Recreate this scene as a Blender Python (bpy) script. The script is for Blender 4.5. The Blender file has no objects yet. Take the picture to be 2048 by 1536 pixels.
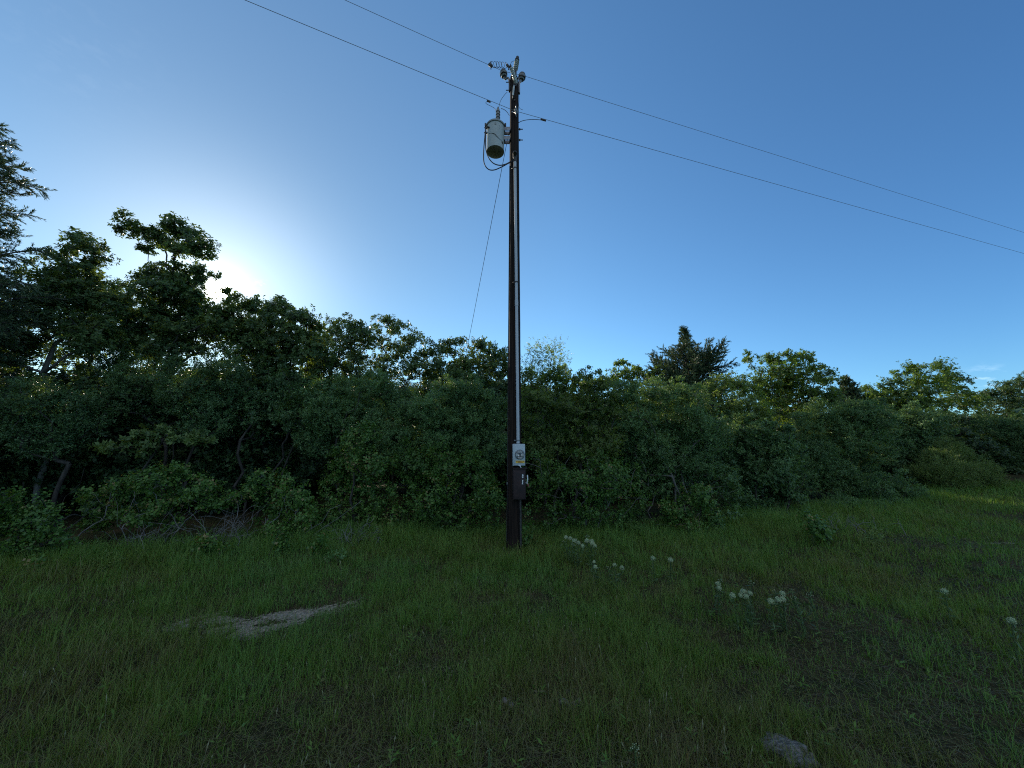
import bpy, bmesh, math
import numpy as np
from mathutils import Vector

R = math.radians
C = bpy.context.scene.collection
SC = bpy.context.scene
rng = np.random.default_rng(11)

# ------------------------------------------------------------------ camera, sky, sun, exposure
CAM_Z, PITCH, FPX = 1.6, R(10.1), 740.0           # eye height, upward tilt, focal length in pixels of the 2048 px wide photograph
cam_d = bpy.data.cameras.new("camera"); cam = bpy.data.objects.new("camera", cam_d); C.objects.link(cam)
cam.location = (0, 0, CAM_Z); cam.rotation_euler = (math.pi / 2 + PITCH, 0, 0)
cam_d.sensor_fit = 'HORIZONTAL'; cam_d.sensor_width = 36; cam_d.lens = 36 * FPX / 2048
cam_d.clip_start = 0.05; cam_d.clip_end = 3000
SC.camera = cam
SC.view_settings.view_transform = 'Standard'; SC.view_settings.look = 'None'
SC.view_settings.exposure = 0.4; SC.view_settings.gamma = 1.0
SUN_EL, SUN_AZ = 19.0, -40.4                      # azimuth from +Y, clockwise positive
SKY_STRENGTH, SUN_STRENGTH = 0.142, 4.8
sun_dir = Vector((math.sin(R(SUN_AZ)) * math.cos(R(SUN_EL)), math.cos(R(SUN_AZ)) * math.cos(R(SUN_EL)), math.sin(R(SUN_EL))))

world = bpy.data.worlds.new("World"); SC.world = world; world.use_nodes = True
wn, wl = world.node_tree.nodes, world.node_tree.links
wn.clear()
w_out = wn.new('ShaderNodeOutputWorld'); w_bg = wn.new('ShaderNodeBackground')
sky = wn.new('ShaderNodeTexSky'); sky.sky_type = 'NISHITA'; sky.sun_disc = False
sky.sun_elevation = R(SUN_EL); sky.sun_rotation = R(SUN_AZ); sky.air_density = 1.0; sky.dust_density = 0.08; sky.ozone_density = 2.0
sky.altitude = 100
w_bg.inputs['Strength'].default_value = SKY_STRENGTH


def wmath(op, a, b=None, clamp=False):
    n = wn.new('ShaderNodeMath'); n.operation = op; n.use_clamp = clamp
    for k, v in enumerate((a, b)):
        if v is None: continue
        if isinstance(v, (int, float)): n.inputs[k].default_value = v
        else: wl.new(v, n.inputs[k])
    return n.outputs[0]


# aureole of scattered light round the sun (air glow near the sun's direction) and a few thin cloud wisps
tc = wn.new('ShaderNodeTexCoord')
dot = wn.new('ShaderNodeVectorMath'); dot.operation = 'DOT_PRODUCT'
wl.new(tc.outputs['Generated'], dot.inputs[0]); dot.inputs[1].default_value = sun_dir
d0 = wmath('MAXIMUM', dot.outputs['Value'], 0.0)
g1 = wmath('MULTIPLY', wmath('POWER', d0, 7.0), 0.50)
g2 = wmath('MULTIPLY', wmath('POWER', d0, 60.0), 2.3)
g3 = wmath('MULTIPLY', wmath('POWER', d0, 700.0), 3.4)
g4 = wmath('MULTIPLY', wmath('POWER', d0, 20000.0), 500.0)
gl = wmath('ADD', wmath('ADD', g1, g2), wmath('ADD', g3, g4))
glc = wn.new('ShaderNodeMix'); glc.data_type = 'RGBA'; glc.blend_type = 'MULTIPLY'; glc.inputs[0].default_value = 1.0
glc.inputs[6].default_value = (1.0, 0.95, 0.80, 1)
cmb = wn.new('ShaderNodeCombineXYZ')
for k in range(3): wl.new(gl, cmb.inputs[k])
wl.new(cmb.outputs[0], glc.inputs[7])
tint = wn.new('ShaderNodeMix'); tint.data_type = 'RGBA'; tint.blend_type = 'MULTIPLY'; tint.inputs[0].default_value = 1.0
tcol = wn.new('ShaderNodeMix'); tcol.data_type = 'RGBA'; wl.new(d0, tcol.inputs[0])
tcol.inputs[6].default_value = (0.58, 0.99, 1.32, 1); tcol.inputs[7].default_value = (0.74, 0.99, 1.04, 1)
wl.new(tcol.outputs[2], tint.inputs[7])
dim = wmath('SUBTRACT', 1.0, wmath('MULTIPLY', wmath('POWER', d0, 3.0), 0.38))
dim = wmath('MULTIPLY', dim, wmath('ADD', wmath('MULTIPLY', wmath('MINIMUM', d0, 0.7), 0.46), 0.79))
dimv = wn.new('ShaderNodeVectorMath'); dimv.operation = 'SCALE'; wl.new(sky.outputs[0], dimv.inputs[0]); wl.new(dim, dimv.inputs['Scale'])
wl.new(dimv.outputs[0], tint.inputs[6])
# thin cloud wisps: a noise held to small patches of the sky
cmap = wn.new('ShaderNodeMapping'); cmap.inputs['Scale'].default_value = (1, 1, 2.2); wl.new(tc.outputs['Generated'], cmap.inputs[0])
cn = wn.new('ShaderNodeTexNoise'); cn.inputs['Scale'].default_value = 38; cn.inputs['Detail'].default_value = 6; cn.inputs['Roughness'].default_value = .6; wl.new(cmap.outputs[0], cn.inputs['Vector'])
cpat = wmath('MULTIPLY', wmath('SUBTRACT', cn.outputs['Fac'], .50), 5.0, True); cl = None
for (cx_, cy_, kk, gain) in ((528, 573, 16000, 2.6), (505, 563, 30000, 2.0), (1972, 757, 6000, 2.0), (150, 90, 260, .10)):
    vx, vz = (cx_ - 1024) / FPX, (768 - cy_) / FPX
    cd = Vector((vx, math.cos(PITCH) - math.sin(PITCH) * vz, math.sin(PITCH) + math.cos(PITCH) * vz)).normalized()
    dn = wn.new('ShaderNodeVectorMath'); dn.operation = 'DOT_PRODUCT'; wl.new(tc.outputs['Generated'], dn.inputs[0]); dn.inputs[1].default_value = cd
    w_ = wmath('MULTIPLY', wmath('MULTIPLY', wmath('POWER', wmath('MAXIMUM', dn.outputs['Value'], 0.0), kk), gain), cpat)
    cl = w_ if cl is None else wmath('ADD', cl, w_)
gl = wmath('ADD', gl, cl)
# bright clouds added out of view behind the camera, to lift grass and shrubs
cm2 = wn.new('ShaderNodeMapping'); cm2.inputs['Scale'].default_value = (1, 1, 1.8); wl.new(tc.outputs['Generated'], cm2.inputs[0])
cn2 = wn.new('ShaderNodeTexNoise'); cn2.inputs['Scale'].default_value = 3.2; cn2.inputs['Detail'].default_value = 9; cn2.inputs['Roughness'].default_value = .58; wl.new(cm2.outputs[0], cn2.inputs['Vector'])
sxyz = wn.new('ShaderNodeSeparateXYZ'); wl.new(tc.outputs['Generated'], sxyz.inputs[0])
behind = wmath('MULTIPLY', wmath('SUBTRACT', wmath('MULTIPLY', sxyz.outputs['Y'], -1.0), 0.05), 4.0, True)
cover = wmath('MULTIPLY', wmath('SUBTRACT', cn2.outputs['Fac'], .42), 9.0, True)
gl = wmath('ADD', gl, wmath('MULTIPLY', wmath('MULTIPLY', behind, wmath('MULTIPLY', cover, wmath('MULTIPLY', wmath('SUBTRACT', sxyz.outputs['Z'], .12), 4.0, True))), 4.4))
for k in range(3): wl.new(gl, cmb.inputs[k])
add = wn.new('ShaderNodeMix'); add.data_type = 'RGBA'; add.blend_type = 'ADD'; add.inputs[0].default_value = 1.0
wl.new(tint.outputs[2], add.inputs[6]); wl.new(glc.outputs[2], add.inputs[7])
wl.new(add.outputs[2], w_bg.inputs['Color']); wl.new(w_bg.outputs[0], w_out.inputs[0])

sd = bpy.data.lights.new("sun", 'SUN'); sun = bpy.data.objects.new("sun", sd); C.objects.link(sun)
sd.energy = SUN_STRENGTH; sd.angle = R(0.53); sd.color = (1.0, 0.88, 0.70)
sun.rotation_euler = sun_dir.to_track_quat('Z', 'Y').to_euler()
SC.cycles.filter_width = 1.1; SC.cycles.use_denoising = False
SC.cycles.max_bounces = 7; SC.cycles.diffuse_bounces = 2; SC.cycles.transmission_bounces = 5; SC.cycles.glossy_bounces = 2

# ------------------------------------------------------------------ where things stand
CP, SP = math.cos(PITCH), math.sin(PITCH)


def ray(px, py):
    x = (px - 1024) / FPX; y = (768 - py) / FPX
    return np.array([x, CP - SP * y, SP + CP * y])


def P(px, py, Y):
    """A point of the photograph at distance Y in front of the camera."""
    d = ray(px, py); return np.array([0, 0, CAM_Z]) + d * (Y / d[1])


def sm(a):
    a = np.clip(a, 0, 1); return a * a * (3 - 2 * a)


def H(x, y):
    x = np.asarray(x, float); y = np.asarray(y, float)
    near = np.exp(-((x / 40) ** 2 + (y / 40) ** 2))
    z = 0.035 * np.sin(.55 * x + 1.1) * np.cos(.45 * y) + 0.025 * np.sin(1.35 * x + .8 * y) + 0.012 * np.sin(3.1 * x - 2.2 * y)
    z = z * near
    z = z + 0.55 * sm((x - 8) / 14) * sm((y - 8) / 10)
    z = z + 0.10 * np.exp(-(((x + 1.9) / 1.5) ** 2 + ((y - 6.9) / .7) ** 2))
    z = z - 0.05 * np.exp(-(((x + 3.0) / 1.2) ** 2 + ((y - 4.4) / .5) ** 2))
    return z


def G(px, py):
    """The ground point seen at a pixel of the photograph."""
    d = ray(px, py); z = 0.0
    for _ in range(12):
        t = (z - CAM_Z) / d[2]; p = d * t; z = float(H(p[0], p[1]))
    return np.array([p[0], p[1], z])


def vnoise(x, y, s, seed=0):
    x = np.asarray(x) / s + 1000; y = np.asarray(y) / s + 1000
    tab = np.random.default_rng(seed + 91).random((256, 256))
    xi, yi = np.floor(x).astype(int), np.floor(y).astype(int); fx, fy = sm(x - xi), sm(y - yi)
    a = tab[xi % 256, yi % 256]; b = tab[(xi + 1) % 256, yi % 256]; c = tab[xi % 256, (yi + 1) % 256]; d = tab[(xi + 1) % 256, (yi + 1) % 256]
    return (a * (1 - fx) + b * fx) * (1 - fy) + (c * (1 - fx) + d * fx) * fy


TLX = [-30, -12, -7, -4.5, -2.5, 0, 2, 4.5, 9, 19.5, 40]
TLY = [-4, 3.0, 5.1, 6.4, 6.95, 7.15, 7.1, 7.9, 10.3, 14.8, 22]


def treeline(x): return np.interp(x, TLX, TLY)


# ------------------------------------------------------------------ materials
def new_mat(name):
    m = bpy.data.materials.new(name); m.use_nodes = True
    nt = m.node_tree; nt.nodes.clear()
    return m, nt.nodes, nt.links


def ramp(n, stops):
    r = n.new('ShaderNodeValToRGB')
    while len(r.color_ramp.elements) < len(stops): r.color_ramp.elements.new(0.5)
    for e, (p, c) in zip(r.color_ramp.elements, stops):
        e.position = p; e.color = (*c, 1)
    return r


def leaf_mat(name, stops, trans=0.35, tcol=(1.9, 1.65, 0.55), rough=0.45, spec=0.28):
    m, n, l = new_mat(name)
    at = n.new('ShaderNodeAttribute'); at.attribute_name = 'tone'
    r = ramp(n, stops); l.new(at.outputs['Fac'], r.inputs[0])
    pb = n.new('ShaderNodeBsdfPrincipled'); pb.inputs['Roughness'].default_value = rough; pb.inputs['Specular IOR Level'].default_value = spec
    l.new(r.outputs[0], pb.inputs['Base Color'])
    tr = n.new('ShaderNodeBsdfTranslucent')
    mu = n.new('ShaderNodeMix'); mu.data_type = 'RGBA'; mu.blend_type = 'MULTIPLY'; mu.inputs[0].default_value = 1
    l.new(r.outputs[0], mu.inputs[6]); mu.inputs[7].default_value = (*tcol, 1)
    l.new(mu.outputs[2], tr.inputs['Color'])
    mx = n.new('ShaderNodeMixShader'); mx.inputs[0].default_value = trans
    l.new(pb.outputs[0], mx.inputs[1]); l.new(tr.outputs[0], mx.inputs[2])
    o = n.new('ShaderNodeOutputMaterial'); l.new(mx.outputs[0], o.inputs[0])
    return m


def solid_mat(name, c1, c2, scale=8, rough=0.6, metal=0.0, bump=0.0, stretch=(1, 1, 1), lo=.35, hi=.65, spec=.4):
    m, n, l = new_mat(name)
    t = n.new('ShaderNodeTexCoord'); mp = n.new('ShaderNodeMapping'); mp.inputs['Scale'].default_value = stretch
    l.new(t.outputs['Object'], mp.inputs[0])
    nz = n.new('ShaderNodeTexNoise'); nz.inputs['Scale'].default_value = scale; nz.inputs['Detail'].default_value = 6; nz.inputs['Roughness'].default_value = .65
    l.new(mp.outputs[0], nz.inputs['Vector'])
    r = ramp(n, [(lo, c1), (hi, c2)]); l.new(nz.outputs['Fac'], r.inputs[0])
    pb = n.new('ShaderNodeBsdfPrincipled'); pb.inputs['Roughness'].default_value = rough; pb.inputs['Metallic'].default_value = metal
    pb.inputs['Specular IOR Level'].default_value = spec
    l.new(r.outputs[0], pb.inputs['Base Color'])
    if bump:
        b = n.new('ShaderNodeBump'); b.inputs['Strength'].default_value = bump; b.inputs['Distance'].default_value = .02
        l.new(nz.outputs['Fac'], b.inputs['Height']); l.new(b.outputs[0], pb.inputs['Normal'])
    o = n.new('ShaderNodeOutputMaterial'); l.new(pb.outputs[0], o.inputs[0])
    return m


M = {}
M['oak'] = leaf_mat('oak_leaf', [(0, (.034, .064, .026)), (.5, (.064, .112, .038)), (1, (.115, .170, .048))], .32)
M['oak_light'] = leaf_mat('light_oak_leaf', [(0, (.050, .085, .025)), (.5, (.090, .140, .035)), (1, (.150, .190, .050))], .52, tcol=(1.9, 2.0, .6))  # pale green leaf, translucent tint boosted so crowns look sunlit
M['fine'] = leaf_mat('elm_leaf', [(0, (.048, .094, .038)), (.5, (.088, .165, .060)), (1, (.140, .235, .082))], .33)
M['fine_light'] = leaf_mat('light_elm_leaf', [(0, (.075, .112, .040)), (.5, (.120, .165, .054)), (1, (.180, .220, .075))], .5, tcol=(1.9, 2.0, .65))  # pale elm leaf, sunlit tops put into its raised translucent tint
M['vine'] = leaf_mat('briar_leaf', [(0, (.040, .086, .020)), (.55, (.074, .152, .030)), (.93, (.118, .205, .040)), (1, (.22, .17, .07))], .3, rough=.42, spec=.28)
M['willow'] = leaf_mat('willow_leaf', [(0, (.070, .112, .028)), (.5, (.110, .165, .040)), (1, (.155, .205, .055))], .22, tcol=(1.5, 1.5, .5))
M['cedar'] = leaf_mat('cedar_needle', [(0, (.040, .072, .036)), (.6, (.070, .112, .052)), (1, (.130, .125, .052))], .12)
M['grass'] = leaf_mat('grass_blade', [(0, (.140, .115, .060)), (.25, (.138, .148, .044)), (.5, (.120, .180, .034)), (.8, (.100, .195, .032)), (1, (.108, .200, .050))], .3, rough=.5, spec=.2)
M['seed'] = leaf_mat('seed_head_straw', [(0, (.13, .13, .06)), (1, (.27, .26, .15))], .2, tcol=(1, 1, .8))
M['weed'] = leaf_mat('milkweed_leaf', [(0, (.045, .085, .030)), (1, (.085, .13, .05))], .3)
M['floret'] = leaf_mat('milkweed_floret', [(0, (.22, .32, .16)), (.6, (.42, .47, .26)), (1, (.62, .64, .42))], .2, tcol=(1, 1, .9))
M['bark'] = solid_mat('bark', (.020, .017, .014), (.060, .053, .044), 14, .9, bump=.6, stretch=(1, 1, .25))
M['pale_bark'] = solid_mat('pale_bark', (.075, .07, .06), (.15, .14, .125), 14, .9, bump=.5, stretch=(1, 1, .25))
M['twig'] = solid_mat('dead_twig', (.09, .085, .08), (.20, .19, .18), 10, .9)
M['pole'] = solid_mat('creosoted_wood', (.004, .003, .003), (.030, .019, .014), 11, .85, bump=.9, stretch=(4, 4, .10), spec=.15)
M['galv'] = solid_mat('galvanised_steel', (.13, .135, .14), (.24, .25, .26), 20, .5, metal=.6)
M['dark_steel'] = solid_mat('weathered_steel', (.035, .033, .032), (.075, .070, .066), 20, .55, metal=.5)
M['wire'] = solid_mat('weathered_conductor', (.035, .036, .038), (.06, .06, .062), 20, .6, metal=.3)
M['conductor'] = solid_mat('weathered_aluminium', (.13, .14, .15), (.22, .23, .24), 20, .6, metal=.2)
M['cable'] = solid_mat('black_cable', (.012, .012, .014), (.022, .022, .025), 20, .5)
M['tank'] = solid_mat('grey_paint', (.27, .305, .295), (.34, .375, .36), 5, .42, bump=.03)
M['tank_rim'] = solid_mat('dark_grey_paint', (.16, .18, .18), (.22, .24, .24), 6, .5)
M['porcelain'] = solid_mat('grey_porcelain', (.33, .35, .33), (.45, .47, .44), 9, .25, spec=.5)
M['porcelain_dark'] = solid_mat('brown_grey_porcelain', (.10, .11, .11), (.17, .18, .18), 9, .25, spec=.5)
M['pvc'] = solid_mat('grey_pvc', (.32, .34, .355), (.40, .42, .44), 6, .5, stretch=(1, 1, .3))
M['box'] = solid_mat('grey_enamel', (.31, .355, .375), (.38, .425, .445), 9, .35, bump=.03)
M['rust'] = solid_mat('rusty_box_paint', (.010, .006, .007), (.030, .015, .014), 9, .75, bump=.25)
M['label_white'] = solid_mat('worn_white_sticker', (.55, .56, .56), (.80, .80, .79), 60, .5)
M['label_dark'] = solid_mat('black_sticker', (.015, .018, .02), (.03, .035, .04), 40, .5)
M['label_yellow'] = solid_mat('yellow_sticker', (.55, .36, .03), (.70, .47, .05), 50, .5)
M['print'] = solid_mat('faded_print', (.28, .10, .03), (.36, .14, .04), 80, .6)
M['dial'] = solid_mat('meter_plate', (.30, .31, .30), (.46, .46, .43), 30, .45)
M['handle'] = solid_mat('bare_aluminium', (.50, .50, .50), (.66, .66, .66), 20, .4, metal=.4)
M['red_grip'] = solid_mat('faded_red_grip', (.12, .035, .03), (.20, .06, .05), 20, .6)
M['rock'] = solid_mat('limestone', (.045, .043, .04), (.23, .22, .20), 22, .9, bump=.8, stretch=(1, 3.2, 1))
M['chip'] = solid_mat('pale_stone', (.10, .095, .085), (.27, .25, .22), 12, .9, bump=.6)
gm, gn, gll = new_mat('meter_glass')
gb = gn.new('ShaderNodeBsdfGlass'); gb.inputs['IOR'].default_value = 1.3; gb.inputs['Roughness'].default_value = .02
go = gn.new('ShaderNodeOutputMaterial'); gll.new(gb.outputs[0], go.inputs[0]); M['glass'] = gm


def ground_mat():
    m, n, l = new_mat('soil_and_thatch')
    t = n.new('ShaderNodeTexCoord')
    at = n.new('ShaderNodeAttribute'); at.attribute_name = 'bare'
    n1 = n.new('ShaderNodeTexNoise'); n1.inputs['Scale'].default_value = 34; n1.inputs['Detail'].default_value = 8; n1.inputs['Roughness'].default_value = .7
    n2 = n.new('ShaderNodeTexNoise'); n2.inputs['Scale'].default_value = 3; n2.inputs['Detail'].default_value = 6
    for q in (n1, n2): l.new(t.outputs['Object'], q.inputs['Vector'])
    thatch = ramp(n, [(.3, (.022, .019, .012)), (.52, (.055, .048, .026)), (.75, (.12, .10, .062))]); l.new(n1.outputs['Fac'], thatch.inputs[0])
    green = ramp(n, [(.35, (.55, .75, .45)), (.65, (1.15, 1.0, .85))]); l.new(n2.outputs['Fac'], green.inputs[0])
    mu = n.new('ShaderNodeMix'); mu.data_type = 'RGBA'; mu.blend_type = 'MULTIPLY'; mu.inputs[0].default_value = 1
    l.new(thatch.outputs[0], mu.inputs[6]); l.new(green.outputs[0], mu.inputs[7])
    soil = ramp(n, [(.32, (.09, .074, .052)), (.5, (.28, .235, .17)), (.72, (.48, .41, .31))]); l.new(n1.outputs['Fac'], soil.inputs[0])
    ad = n.new('ShaderNodeMath'); ad.operation = 'MULTIPLY_ADD'; l.new(n1.outputs['Fac'], ad.inputs[0]); ad.inputs[1].default_value = 2.2; ad.inputs[2].default_value = -1.12
    a2 = n.new('ShaderNodeMath'); a2.operation = 'ADD'; l.new(ad.outputs[0], a2.inputs[0]); l.new(at.outputs['Fac'], a2.inputs[1])
    msk = ramp(n, [(.42, (0, 0, 0)), (.62, (1, 1, 1))]); l.new(a2.outputs[0], msk.inputs[0])
    mx = n.new('ShaderNodeMix'); mx.data_type = 'RGBA'; l.new(msk.outputs[0], mx.inputs[0]); l.new(mu.outputs[2], mx.inputs[6]); l.new(soil.outputs[0], mx.inputs[7])
    pb = n.new('ShaderNodeBsdfPrincipled'); pb.inputs['Roughness'].default_value = .95; pb.inputs['Specular IOR Level'].default_value = .1
    l.new(mx.outputs[2], pb.inputs['Base Color'])
    b = n.new('ShaderNodeBump'); b.inputs['Strength'].default_value = .9; b.inputs['Distance'].default_value = .03
    l.new(n1.outputs['Fac'], b.inputs['Height']); l.new(b.outputs[0], pb.inputs['Normal'])
    o = n.new('ShaderNodeOutputMaterial'); l.new(pb.outputs[0], o.inputs[0])
    return m


M['ground'] = ground_mat()


# ------------------------------------------------------------------ mesh helpers
def np_mesh(name, V, quads=None, tris=None, tone=None, tone_name='tone', smooth=False, mats=(), midx=None):
    V = np.asarray(V, np.float32); me = bpy.data.meshes.new(name)
    q = np.zeros((0, 4), np.int32) if quads is None else np.asarray(quads, np.int32)
    t = np.zeros((0, 3), np.int32) if tris is None else np.asarray(tris, np.int32)
    me.vertices.add(len(V)); me.vertices.foreach_set('co', V.ravel())
    nl = q.size + t.size; nf = len(q) + len(t)
    me.loops.add(nl); me.loops.foreach_set('vertex_index', np.concatenate([q.ravel(), t.ravel()]).astype(np.int32))
    me.polygons.add(nf)
    ls = np.concatenate([np.arange(len(q)) * 4, q.size + np.arange(len(t)) * 3]).astype(np.int32)
    me.polygons.foreach_set('loop_start', ls)
    if smooth: me.polygons.foreach_set('use_smooth', np.ones(nf, bool))
    for m in mats: me.materials.append(m)
    if midx is not None: me.polygons.foreach_set('material_index', np.asarray(midx, np.int32))
    if tone is not None:
        dom = 'FACE' if len(tone) == nf else 'POINT'
        a = me.attributes.new(tone_name, 'FLOAT', dom); a.data.foreach_set('value', np.asarray(tone, np.float32))
    me.update(calc_edges=True); me.validate()
    return me


def tag(o, label=None, cat=None, group=None, kind=None):
    if label: o['label'] = label
    if cat: o['category'] = cat
    if group: o['group'] = group
    if kind: o['kind'] = kind
    return o


def thing(name, label, cat, loc, group=None):
    o = bpy.data.objects.new(name, None); C.objects.link(o); o.location = loc; o.empty_display_size = .2
    return tag(o, label, cat, group)


def link(name, me, parent=None, label=None):
    o = bpy.data.objects.new(name, me); C.objects.link(o)
    if parent is not None: o.parent = parent
    if label: o['label'] = label
    return o


def origin_of(o):
    p = np.zeros(3)
    while o is not None:
        p = p + np.array(o.location); o = o.parent
    return p


class MB:
    """Collects boxes, tubes and turned shapes in world coordinates; build() links them as ONE mesh object."""
    def __init__(self): self.v, self.f = [], []

    def add(self, v, f):
        k = len(self.v); self.v += [tuple(map(float, p)) for p in v]; self.f += [tuple(i + k for i in q) for q in f]; return self

    def box(self, c, s, rz=0.0):
        c = np.array(c, float); hx, hy, hz = np.array(s) / 2
        ca, sa = math.cos(rz), math.sin(rz); v = []
        for z in (-hz, hz):
            for x, y in ((-hx, -hy), (hx, -hy), (hx, hy), (-hx, hy)): v.append(c + np.array([x * ca - y * sa, x * sa + y * ca, z]))
        return self.add(v, [(3, 2, 1, 0), (4, 5, 6, 7), (0, 1, 5, 4), (1, 2, 6, 5), (2, 3, 7, 6), (3, 0, 4, 7)])

    def tube(self, pts, r, n=8, caps=True):
        pts = np.array(pts, float); k = len(pts); r = np.full(k, r) if np.isscalar(r) else np.array(r, float)
        T = np.gradient(pts, axis=0); T /= np.linalg.norm(T, axis=1)[:, None] + 1e-12
        a = np.array([0, 0, 1.0]) if abs(T[0][2]) < .9 else np.array([1.0, 0, 0])
        u = np.cross(T[0], a); u /= np.linalg.norm(u); v = []
        ang = np.arange(n) * 2 * math.pi / n
        for i in range(k):
            u = u - T[i] * u.dot(T[i]); u /= np.linalg.norm(u) + 1e-12; w = np.cross(T[i], u)
            for t in ang: v.append(pts[i] + r[i] * (math.cos(t) * u + math.sin(t) * w))
        f = []
        for i in range(k - 1):
            for j in range(n): f.append((i * n + j, i * n + (j + 1) % n, (i + 1) * n + (j + 1) % n, (i + 1) * n + j))
        if caps: f.append(tuple(range(n))[::-1]); f.append(tuple((k - 1) * n + j for j in range(n)))
        return self.add(v, f)

    def lathe(self, p0, axis, prof, n=20):
        """prof: list of (distance along axis, radius)."""
        p0 = np.array(p0, float); ax = np.array(axis, float); ax /= np.linalg.norm(ax)
        a = np.array([0, 0, 1.0]) if abs(ax[2]) < .9 else np.array([1.0, 0, 0])
        u = np.cross(ax, a); u /= np.linalg.norm(u); w = np.cross(ax, u); v, f = [], []
        for s, r in prof:
            for j in range(n):
                t = 2 * math.pi * j / n; v.append(p0 + ax * s + max(r, 1e-4) * (math.cos(t) * u + math.sin(t) * w))
        for i in range(len(prof) - 1):
            for j in range(n): f.append((i * n + j, i * n + (j + 1) % n, (i + 1) * n + (j + 1) % n, (i + 1) * n + j))
        f.append(tuple(range(n))[::-1]); f.append(tuple((len(prof) - 1) * n + j for j in range(n)))
        return self.add(v, f)

    def build(self, name, mat, parent=None, bevel=0.0, smooth=True, label=None):
        o0 = origin_of(parent) if parent is not None else np.zeros(3)
        me = bpy.data.meshes.new(name); me.from_pydata([tuple(np.array(p) - o0) for p in self.v], [], self.f)
        bm = bmesh.new(); bm.from_mesh(me); bmesh.ops.recalc_face_normals(bm, faces=bm.faces)
        if bevel: bmesh.ops.bevel(bm, geom=bm.edges[:], offset=bevel, segments=2, affect='EDGES', profile=.5)
        for fc in bm.faces: fc.smooth = smooth
        for e in bm.edges:
            if len(e.link_faces) == 2 and e.calc_face_angle(0) > R(38): e.smooth = False
        bm.to_mesh(me); bm.free(); me.materials.append(mat)
        return link(name, me, parent, label)


def curve(pts, n=24):
    """Catmull-Rom through the given points."""
    p = np.array(pts, float); p = np.vstack([2 * p[0] - p[1], p, 2 * p[-1] - p[-2]]); out = []
    k = len(p) - 3; per = max(2, n // k)
    for i in range(k):
        for t in np.linspace(0, 1, per, endpoint=False):
            a, b, c, d = p[i:i + 4]
            out.append(.5 * (2 * b + (c - a) * t + (2 * a - 5 * b + 4 * c - d) * t * t + (3 * b - a - 3 * c + d) * t ** 3))
    out.append(p[-2]); return np.array(out)


def sticks(P0, P1, R0, R1, n=5):
    """Tapered prisms along many edges at once."""
    P0, P1 = np.asarray(P0, float), np.asarray(P1, float); k = len(P0)
    d = P1 - P0; d /= np.linalg.norm(d, axis=1)[:, None] + 1e-9
    a = np.where(np.abs(d[:, 2:3]) < .9, np.array([[0, 0, 1.0]]), np.array([[1.0, 0, 0]]))
    u = np.cross(d, a); u /= np.linalg.norm(u, axis=1)[:, None] + 1e-9; w = np.cross(d, u)
    t = np.arange(n) * 2 * math.pi / n; c, s = np.cos(t)[None, :, None], np.sin(t)[None, :, None]
    ring = c * u[:, None] + s * w[:, None]
    V = np.concatenate([P0[:, None] + ring * np.asarray(R0)[:, None, None], P1[:, None] + ring * np.asarray(R1)[:, None, None]], 1)
    j = np.arange(n); q = np.stack([j, (j + 1) % n, n + (j + 1) % n, n + j], 1)
    Q = (np.arange(k) * 2 * n)[:, None, None] + q[None]
    return V.reshape(-1, 3), Q.reshape(-1, 4)


def grow(bases, targets, tip=.005, expo=.48, arch=.05, wob=.07, up=.6, mid=2):
    """Limbs from the trunk polylines to every target; returns the edges with their radii."""
    nodes, par = [], []
    for b in bases:
        for i, p in enumerate(b): nodes.append(np.array(p, float)); par.append(len(nodes) - 2 if i else -1)
    nt = len(nodes); N = np.zeros((nt + len(targets) * (mid + 1), 3)); N[:nt] = nodes; n = nt
    L = np.zeros(len(N))
    for i in range(nt):
        if par[i] >= 0: L[i] = L[par[i]] + np.linalg.norm(N[i] - N[par[i]])
    top = N[:nt].mean(0); order = np.argsort(np.linalg.norm(targets - top, axis=1))
    for ti in order:
        c = targets[ti]; d = np.linalg.norm(N[:n] - c, axis=1)
        j = int(np.argmin(d + up * np.maximum(0, N[:n, 2] - c[2] + .15 * d) + .22 * L[:n]))
        p = j; D = d[j]
        for q in range(1, mid + 2):
            t = q / (mid + 1); x = N[j] * (1 - t) + c * t
            if q <= mid: x = x + rng.normal(0, wob * D, 3) + np.array([0, 0, arch * D * 4 * t * (1 - t)])
            N[n] = x; L[n] = L[p] + np.linalg.norm(x - N[p]); par.append(p); p = n; n += 1
    par = np.array(par); cnt = np.zeros(n)
    has = np.zeros(n, bool); has[par[par >= 0]] = True; cnt[~has] = 1
    for i in range(n - 1, -1, -1):
        if par[i] >= 0: cnt[par[i]] += cnt[i]
    r = tip * cnt ** expo; e = np.where(par >= 0)[0]
    rid = np.zeros(n, int)
    for i in range(n): rid[i] = rid[par[i]] if par[i] >= 0 else i
    return N[par[e]], N[e], np.minimum(r[par[e]], r[e] * 1.6), r[e], rid[e]


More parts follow.
